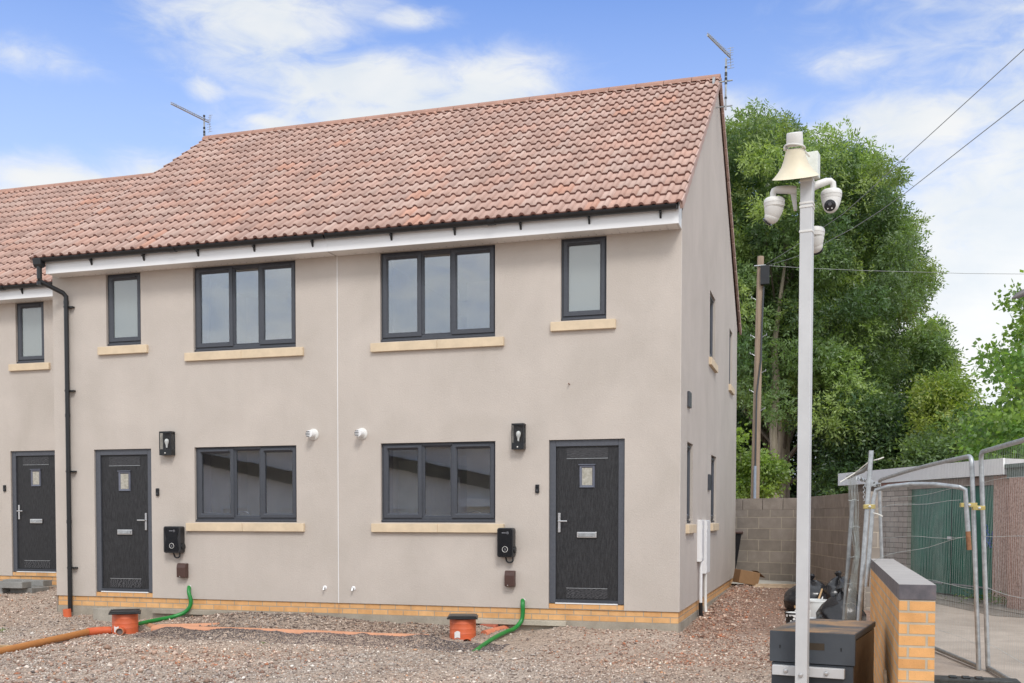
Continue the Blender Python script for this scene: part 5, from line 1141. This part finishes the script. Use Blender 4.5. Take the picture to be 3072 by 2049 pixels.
sw = P(2663, 2035, 7.6); m = MB(); m.bar((sw[0] - .02, sw[1], sw[2] + .06), (sw[0] + .02, sw[1], -.5), .025, .02); tag(m.build('timber_offcut', M['palewood']), 'small pointed wooden offcut between the chest and the brick wall', 'timber')

# ================================================================== junk in the side passage
def blob(name, c, r3, label, seed, mat=None, cat='rubbish bag', group='black rubbish bags', knot=True):
    rr = np.random.default_rng(seed); n1_, n2_ = 28, 18; V = []; 
    ph = rr.uniform(0, 6.28, (14,)); fq = rr.integers(2, 9, (14, 2))
    for j in range(n2_ + 1):
        for i in range(n1_):
            th = math.pi * j / n2_; a = 2 * math.pi * i / n1_; d = 1
            for k in range(14): d += .030 * math.sin(fq[k, 0] * a + ph[k]) * math.sin(fq[k, 1] * th + ph[k] * 2) + (.018 * abs(math.sin(fq[k, 0] * a * 1.0 + fq[k, 1] * th + ph[k])) if k < 8 else 0)
            pinch = 1 - .45 * max(0, math.cos(th)) ** 3
            V.append((r3[0] * d * math.sin(th) * math.cos(a) * pinch, r3[1] * d * math.sin(th) * math.sin(a) * pinch, r3[2] * d * max(math.cos(th), -.72) + r3[2] * .72))
    Fc = [(j * n1_ + i, j * n1_ + (i + 1) % n1_, (j + 1) * n1_ + (i + 1) % n1_, (j + 1) * n1_ + i) for j in range(n2_) for i in range(n1_)]
    o = empty(name, c, rr.uniform(0, 3), label, cat, group); m = MB(); m.add(V, Fc); m.build('sack', mat or M['bag'], o, smooth=True)
    if knot: m = MB(); m.lathe([(.05, 0), (.02, .05), (.055, .12), (.03, .15)], (0, 0, r3[2] * 1.62), (.2, .1, 1), 9); m.build('tied_neck', mat or M['bag'], o)
    return o
g = lambda x, y: float(gh(x, y)) - .02
b1 = PZ(2425, 1835, -.2); blob('rubbish_bag', (1.52, 2.9, g(1.52, 2.9)), (.33, .30, .27), 'black rubbish bag behind the camera pole, leftmost of the heap', 3)
blob('rubbish_bag', (1.93, .78, g(1.93, .78)), (.27, .25, .29), 'large black rubbish bag nearest the fence, in front of the heap', 5)
blob('rubbish_bag', (1.93, 2.6, g(1.93, 2.6)), (.24, .26, .32), 'black rubbish bag with rope on top at the back of the heap', 8)
m = MB(); q = P(2520, 1775, 15.0); m.tube([(q[0] + .06 * math.sin(k * 1.7) + .006 * k - .08, q[1] + .02 * math.cos(k * 2.1), q[2] + .05 * math.sin(k * 1.1 + 1) + .006 * k - .07) for k in range(32)], .010, 6); tag(m.build('rope', M['rope'], smooth=True), 'coil of pale rope lying on the black bags', 'rope', 'white ropes on the fence')
def bucket(c, r, h, label, mat, inner, rot=(0, 0, 0), splash=False, group='buckets in the side passage'):
    t = empty('bucket', c, 0, label, 'bucket', group); t.rotation_euler = rot
    m = MB(); m.lathe([(r * .82, 0), (r, h * .92), (r * 1.06, h * .93), (r * 1.06, h), (r * .97, h), (r * .80, .01)], n=30); m.build('shell', mat, t, smooth=True)
    m = MB(); m.lathe([(r * .78, .012), (r * .955, h * .985), (r * .94, h * .985), (r * .77, .014)], n=30); m.build('inside', inner, t, smooth=True)
    if splash:
        m = MB(); rr = np.random.default_rng(2)
        for k in range(20):
            a = -1.57 + rr.uniform(-1.6, 1.6); z = h * rr.uniform(.25, .95); rad = r * (.82 + .18 * z / h / .92) + .002; s = rr.uniform(.008, .028)
            m.lathe([(s, 0), (s * .8, .002)], (rad * math.cos(a), rad * math.sin(a), z), (math.cos(a), math.sin(a), 0), 7); m.box(0, 0, 0, 0, 0, 0) if False else None
        m.build('paint_splashes', M['drop'], t)
    return t
bucket((1.40, .50, g(1.4, .5)), .145, .27, 'black bucket splashed with white paint, left of the camera pole', M['black'], M['drop'], splash=True)
whb = simple('white_bucket', (.75, .76, .74), .4, var=.06); grn = simple('green_paint_coating', (.005, .06, .02), .3)
bucket((1.80, 1.55, g(1.8, 1.55) + .13), .15, .30, 'white bucket tipped over with green paint inside', whb, grn, rot=(1.35, .0, .35))
bucket((1.60, 1.75, g(1.6, 1.75)), .17, .33, 'upright white bucket just right of the camera pole', whb, whb)
m = MB(); c = (1.72, .85); m.prism([(-.20, 0), (.20, 0), (.23, .17), (-.23, .17)], -.11, .11); o = m.build('plastic_tub', simple('white_blue_tub', (.72, .75, .78), .4, var=.1, nscale=14), bevel=.01); o.location = (c[0] - .05, c[1], g(*c)); tag(o, 'low white rectangular tub with blue marks behind the chest', 'tub')
m = MB(); m.box(-.10, .10, -.08, .08, 0, .13); o = m.build('paint_tin', simple('white_tin', (.72, .70, .64), .4), bevel=.01); o.location = (1.46, .95, g(1.46, .95) + .12); tag(o, 'small white container with a yellow lid behind the splashed bucket', 'container')
a_, b_ = P(2444, 1832, 14.2), P(2466, 1768, 14.9); m = MB(); m.tube([tuple(a_), tuple(b_)], .014, 8); tag(m.build('broom_handle', M['wood'], smooth=True), 'thin wooden stick leaning out of the buckets', 'stick')
a_, b_ = P(2461, 1810, 14.4), P(2468, 1791, 14.6); m = MB(); m.tube([tuple(a_), tuple(b_)], .008, 6); tag(m.build('plastic_rod', M['drop'], smooth=True), 'short white rod beside the wooden stick', 'rod')
a_, b_ = P(2378, 1793, 15.6), P(2394, 1822, 15.0); m = MB(); m.bar(tuple(a_), tuple(b_), .10, .03); tag(m.build('plank', M['wood']), 'short brown board leaning left of the bags', 'timber')
cb = empty('cardboard_box', (.30, 7.10, g(.3, 7.1)), .45, 'brown cardboard box at the rear corner of the end house', 'cardboard box'); m = MB(); m.M = Matrix.Rotation(.18, 4, 'Y'); m.box(-.22, .17, -.16, .16, .05, .30); m.build('carton', M['card'], cb, bevel=.006)
m = MB(); m.add([(.17, -.16, .30), (.17, .16, .30), (.34, .12, .17), (.34, -.12, .17)], [(0, 1, 2, 3)]); m.build('flap', M['card'], cb)
m = MB(); m.bar((.42, 7.05, -.10), (1.30, 7.22, -.10), .10, .075); tag(m.build('timber_beam', M['palewood'], bevel=.003), 'long pale timber lying in front of the block wall', 'timber', 'timbers by the block wall')
m = MB(); m.bar((.35, 6.75, -.145), (.62, 6.98, -.145), .12, .03); tag(m.build('timber_beam', M['wood'], bevel=.003), 'short brown board beside the cardboard box', 'timber', 'timbers by the block wall')
m = MB(); m.add([(-.1, 7.6, -.10), (1.35, 7.25, -.10), (1.35, 7.75, -.07), (.2, 9.0, -.04), (-.1, 9.0, -.04)], [(0, 1, 2, 3, 4)]); tag(m.build('path_slab', concrete_mat('pale_slab', (.46, .44, .39))), 'pale concrete slab path behind the timber', kind='structure')
wb = empty('wheelie_bin', (-.20, 8.85, -.1), .1, 'dark bin half hidden behind the rear corner of the end house', 'bin'); m = MB(); m.add([(-.22, -.24, 0), (.22, -.24, 0), (.22, .24, 0), (-.22, .24, 0), (-.28, -.33, .95), (.28, -.33, .95), (.28, .33, .95), (-.28, .33, .95)], [(3, 2, 1, 0), (4, 5, 6, 7), (0, 1, 5, 4), (1, 2, 6, 5), (2, 3, 7, 6), (3, 0, 4, 7)]); m.build('body', M['black'], wb, bevel=.02)
m = MB(); m.box(-.30, .30, -.37, .36, .952, 1.01); m.build('lid', M['brown'], wb, bevel=.02)

# ================================================================== street lamp at right edge
sl0 = P(3035, 896, 17); t = empty('street_lamp', (float(P(3200, 1500, 17)[0]), float(P(3200, 1500, 17)[1]), -.2), 0, 'street lamp head reaching in at the right edge', 'street lamp'); o0 = Vector(t.location)
hd = Vector(tuple(P(3036, 895, 17))) - o0; he = Vector(tuple(P(3110, 872, 17))) - o0; m = MB(); d = (he - hd); m.tube([hd, hd + d * .2 + Vector((0, 0, .012)), hd + d * .5 + Vector((0, 0, .03)), hd + d * .9 + Vector((0, 0, .03)), he], .06, 12, rs=[.012, .045, .06, .05, .03]); m.build('lamp_head', simple('grey_casting', (.13, .12, .12), .5), t, smooth=True)
m = MB(); m.tube([he, Vector((0, 0, he.z - .2)), Vector((0, 0, 0))], .045, 12); m.build('column', M['galvd'], t, smooth=True)

# ================================================================== trees
def inpoly(px, py, poly):
    poly = np.array(poly, float); r = np.zeros(len(px), bool); j = len(poly) - 1
    for i in range(len(poly)):
        xi, yi = poly[i]; xj, yj = poly[j]
        c = ((yi > py) != (yj > py)) & (px < (xj - xi) * (py - yi) / (yj - yi + 1e-9) + xi); r ^= c; j = i
    return r
def tree(name, label, outline, dist, thick, nclump, clr, per, leafL, leafW, pal, base_px, seed, trunk_r=.25, cat='tree', group=None, droop=.5, limbs=7, spray=7, edge=0.0, trunk=True, dens_out=1.0, ground_z=-.2, lean=0):
    """crown of many leaf sprays gathered in clumps through a deep volume whose outline was surveyed"""
    global RNG
    rr = np.random.default_rng(seed); ox_, oy_ = np.array(outline)[:, 0], np.array(outline)[:, 1]
    cxm = ox_.mean()
    px = []; py = []
    while len(px) < nclump:
        a = rr.uniform(ox_.min(), ox_.max(), 4000); b = rr.uniform(oy_.min(), oy_.max(), 4000); k = inpoly(a, b, outline); px += list(a[k]); py += list(b[k])
    px = np.array(px[:nclump]); py = np.array(py[:nclump])
    hw = (ox_.max() - ox_.min()) / 2
    u = np.clip(1 - ((px - (ox_.max() + ox_.min()) / 2) / hw) ** 2, .08, 1) ** .5
    dep_ = dist + rr.uniform(-1, 1, nclump) * thick * u
    R = (ray_v(px, py) * dep_[:, None]) + CAMP
    cr_s = clr * rr.uniform(.6, 1.25, nclump)
    n = nclump * per; ci = np.repeat(np.arange(nclump), per)
    dirs = rr.normal(size=(n, 3)); dirs /= np.linalg.norm(dirs, axis=1, keepdims=True); rad = rr.uniform(.25, 1.0, n) ** .6
    S0 = R[ci] + dirs * (rad * cr_s[ci])[:, None] * np.array([1, 1, .72])
    ax_ = dirs * .8 + rr.normal(size=(n, 3)) * .6; ax_[:, 2] -= droop; ax_ /= np.linalg.norm(ax_, axis=1, keepdims=True)
    side = np.cross(ax_, rr.normal(size=(n, 3))); side /= np.linalg.norm(side, axis=1, keepdims=True)
    # compound leaf: leaflets in pairs along an axis
    C_ = []; A_ = []; L_ = []; W_ = []; K_ = []
    for j in range(spray):
        s = (j // 2) / max(1, (spray - 1) // 2); sd = (1 if j % 2 else -1) if j < spray - 1 else 0
        Lf = leafL * rr.uniform(.75, 1.2, n); a = ax_ * (.55 if sd else 1) + side * sd * .85 + rr.normal(size=(n, 3)) * .22; a /= np.linalg.norm(a, axis=1, keepdims=True)
        C_.append(S0 + ax_ * (s * leafL * 2.0)[..., None] if np.ndim(s) else S0 + ax_ * (s * leafL * 2.0) + a * (Lf * .45)[:, None]); A_.append(a); L_.append(Lf); W_.append(leafW * rr.uniform(.7, 1.25, n)); K_.append(ci)
    C_ = np.concatenate(C_); A_ = np.concatenate(A_); L_ = np.concatenate(L_); W_ = np.concatenate(W_); K_ = np.concatenate(K_)
    pal = np.array(pal) * LG; cc = pal[rr.integers(0, len(pal), nclump)]; w = rr.uniform(0, 1, nclump)
    col = (cc * rr.uniform(.75, 1.25, (nclump, 1)))[K_] * rr.uniform(.75, 1.3, (len(K_), 1)); 
    bz = float(P(base_px[0], base_px[1], dist)[2]); bp = P(base_px[0], base_px[1], dist)
    root = empty(name, (float(bp[0]), float(bp[1]), ground_z), 0, label, cat, group); o = Vector(root.location)
    old = RNG; RNG = rr; lm = leaves_mesh('crown', C_ - np.array(o), A_, L_, W_, np.clip(col, .004, .6), root); RNG = old
    if trunk:
        top = Vector(tuple(R[:, :].mean(0))) - o; topz = float(R[:, 2].max()) - o.z
        m = MB(); pts = [Vector((0, 0, -.2)), Vector((0, 0, topz * .15)), Vector((top.x * .1, top.y * .1, topz * .35)), Vector((top.x * .4, top.y * .4, topz * .6)), Vector((top.x * .7, top.y * .7, topz * .9))]
        m.tube(pts, trunk_r, 12, rs=[trunk_r * 1.15, trunk_r, trunk_r * .8, trunk_r * .5, trunk_r * .1]); m.build('trunk', M['bark'], root, smooth=True)
        m = MB(); sel = rr.choice(nclump, min(limbs, nclump), replace=False)
        for i in sel:
            q = Vector(tuple(R[i])) - o; h = min(max(q.z * .55, topz * .2), topz * .8); s0 = Vector((top.x * .3 * h / topz, top.y * .3 * h / topz, h)); mid = s0.lerp(q, .5) + Vector((0, 0, .08 * (q - s0).length))
            m.tube([s0, mid, q], .1, 7, rs=[trunk_r * .38, trunk_r * .2, trunk_r * .05])
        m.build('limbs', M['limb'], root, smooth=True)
    return root
def ray_v(px, py):
    d = np.stack([(px - 1536) / FPX, np.ones(len(px)), -(py - PPY) / FPX], -1); return d @ CR.T
LG = 2.2
G1 = [(.060, .092, .036), (.080, .120, .045), (.108, .150, .050), (.046, .078, .034), (.130, .168, .060), (.070, .105, .045)]
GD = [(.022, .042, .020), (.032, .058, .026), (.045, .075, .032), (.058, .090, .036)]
GY = [(.105, .150, .032), (.125, .170, .038), (.080, .125, .032), (.140, .165, .042)]
ash = [(1990, 700), (2080, 420), (2180, 395), (2205, 440), (2245, 380), (2262, 352), (2300, 375), (2345, 362), (2368, 385), (2400, 400), (2428, 440), (2462, 420), (2510, 408), (2545, 440), (2600, 475), (2648, 500), (2690, 520), (2672, 560), (2715, 590), (2708, 640), (2745, 690), (2728, 740), (2755, 800), (2785, 832), (2742, 880), (2725, 950), (2715, 1080), (2680, 1200), (2600, 1300), (2480, 1260), (2330, 1230), (2240, 1180), (2140, 1180), (2000, 1100)]
tree('ash_tree', 'tall dense green ash tree behind the telegraph pole', ash, 33, 4.2, 540, .62, 92, .13, .048, G1, (2350, 1480), 21, .20, limbs=16, spray=7)
tree('ash_tree', 'dark tree added inside the big crown as its painted shade, lower branches hanging low', [(2190, 700), (2700, 700), (2760, 1150), (2700, 1420), (2480, 1380), (2400, 1250), (2200, 1330)], 37, 1.5, 260, .8, 60, .17, .065, GD, (2300, 1480), 22, .24, limbs=8, spray=5)  # inner tree added in dark greens, painting shade into the crown's gaps
tree('young_ash_tree', 'smaller ash tree with a pointed crown right of the tall one', [(2755, 1120), (2770, 990), (2800, 960), (2812, 975), (2848, 1060), (2838, 1120), (2800, 1140), (2780, 1300), (2740, 1300)], 31, 1.0, 70, .38, 40, .13, .05, G1, (2790, 1480), 23, .1, limbs=6, spray=7)
tree('yellowing_tree', 'low yellow-green tree between the ash trees and the maple', [(2770, 1180), (2800, 1150), (2850, 1130), (2885, 1145), (2900, 1200), (2900, 1330), (2850, 1420), (2760, 1420), (2740, 1300)], 29, 1.5, 120, .5, 50, .12, .05, GY, (2830, 1500), 24, .12, limbs=6, spray=5)
tree('maple_tree', 'maple with large sparse leaves against the white sky at the right edge', [(3040, 880), (3100, 860), (3150, 1000), (3160, 1400), (2960, 1400), (2900, 1330), (2925, 1240), (2985, 1235), (3010, 1180), (2995, 1140), (2960, 1090), (2975, 1050), (3000, 1075), (3010, 1010), (3045, 1030), (3060, 960), (3030, 930)], 20, 1.6, 150, .28, 17, .10, .085, [(.075, .125, .03), (.10, .15, .035), (.055, .10, .025)], (3120, 1500), 25, .12, limbs=14, spray=3, droop=.1)
tree('hedgerow_tree', 'dark bushy tree low behind the white garage fascia', [(2480, 1200), (2620, 1180), (2780, 1300), (2800, 1480), (2480, 1500)], 30, 1.2, 170, .6, 50, .14, .055, GD + G1[:2], (2620, 1520), 26, .12, limbs=5, spray=5)
tree('hedgerow_tree', 'mid green bushy tree low under the maple at the right edge', [(2760, 1330), (2900, 1260), (3150, 1280), (3200, 1480), (2760, 1500)], 27, 1.2, 200, .6, 46, .13, .055, G1, (2980, 1520), 27, .12, limbs=5, spray=5)
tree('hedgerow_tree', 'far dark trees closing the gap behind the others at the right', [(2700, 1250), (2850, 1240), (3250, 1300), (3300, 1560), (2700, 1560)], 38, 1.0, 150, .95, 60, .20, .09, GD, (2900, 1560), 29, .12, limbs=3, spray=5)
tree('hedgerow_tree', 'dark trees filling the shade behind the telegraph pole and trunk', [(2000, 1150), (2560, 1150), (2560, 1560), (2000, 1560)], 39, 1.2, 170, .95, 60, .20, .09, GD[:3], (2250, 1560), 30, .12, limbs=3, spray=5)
tree('hazel_bush', 'yellow-green hazel bush left of the telegraph pole above the block wall', [(2150, 1300), (2210, 1290), (2250, 1330), (2300, 1370), (2370, 1410), (2330, 1450), (2290, 1490), (2150, 1520)], 28.3, .8, 80, .30, 40, .10, .065, GY[:3] + G1[2:3], (2200, 1520), 28, .05, cat='bush', limbs=6, spray=3)
# ivy-barked stems under the crown
for (x1_, x0_, r_, lab) in ((2322, 2328, .12, 'thin dark stem beside the pale ash trunk'),):
    pb2 = P(x0_, 1500, 30.5); pt2 = P(x1_, 1040, 30.5); t = empty('tree_trunk', (float(pb2[0]), float(pb2[1]), -.2), 0, lab, 'tree trunk'); o = Vector(t.location)
    m = MB(); a = Vector(tuple(pb2)) - o; b = Vector(tuple(pt2)) - o; pts = [Vector((a.x, a.y, 0)), a.lerp(b, .1), a.lerp(b, .45) + Vector((-.05, 0, 0)), a.lerp(b, .8) + Vector((.04, 0, 0)), b, b + Vector((.3, 0, 2.5))]
    m.tube(pts, r_, 14, rs=[r_ * 1.2, r_ * 1.05, r_ * .95, r_, r_ * .75, r_ * .3]); m.build('stem', M['bark'], t, smooth=True)

# ================================================================== house opposite (behind the camera, seen only in the window glass)
oh = empty('opposite_house', (-16, -30, -.5), 0, 'plain house across the way, seen only reflected in the windows', 'house')
m = MB(); m.box(-24, 22, -6, 0, 0, 4.9); m.build('wall', simple('grey_render', (.85, .82, .78), .9, var=.12, nscale=1.2), oh)
m = MB(); m.prism([(.4, 4.85), (-3, 6.6), (-6.4, 4.85)], -24.3, 22.3, 'yz'); m.build('roof', simple('brown_slate', (.22, .17, .145), .8), oh)
for (x, w, z0, z1) in ((-22, 1.6, 1.3, 2.6), (-17, 1.2, 1.3, 2.6), (-9.6, 1.5, 1.3, 2.2), (-6.6, 1.0, 1.3, 2.2), (-.9, .8, 1.35, 2.15), (.1, .9, 1.35, 2.15), (-1.2, 2.0, 4.2, 4.7), (3.4, .5, 1.4, 2.0), (8, 1.5, 1.3, 2.5), (14, 1.5, 1.3, 2.5)):
    m = MB(); m.ring(x, x + w, z0, z1, [(0, .002), (0, .05), (.10, .05), (.10, .002)]); m.build('window', M['white'], oh)
m = MB(); m.prism([(-2.5, 4.25), (4.6, 2.75), (4.6, 3.35), (-2.5, 4.75)], .01, .5); m.prism([(-11.5, 4.4), (-4.2, 2.9), (-4.2, 3.5), (-11.5, 4.9)], .01, .5); m.build('lean_to_roof', simple('dark_tiles', (.07, .06, .055), .8), oh)
m = MB(); m.box(2.6, 4.8, .01, .9, 2.15, 2.5); m.build('door_canopy', M['white'], oh)
print('objects', len(bpy.data.objects))
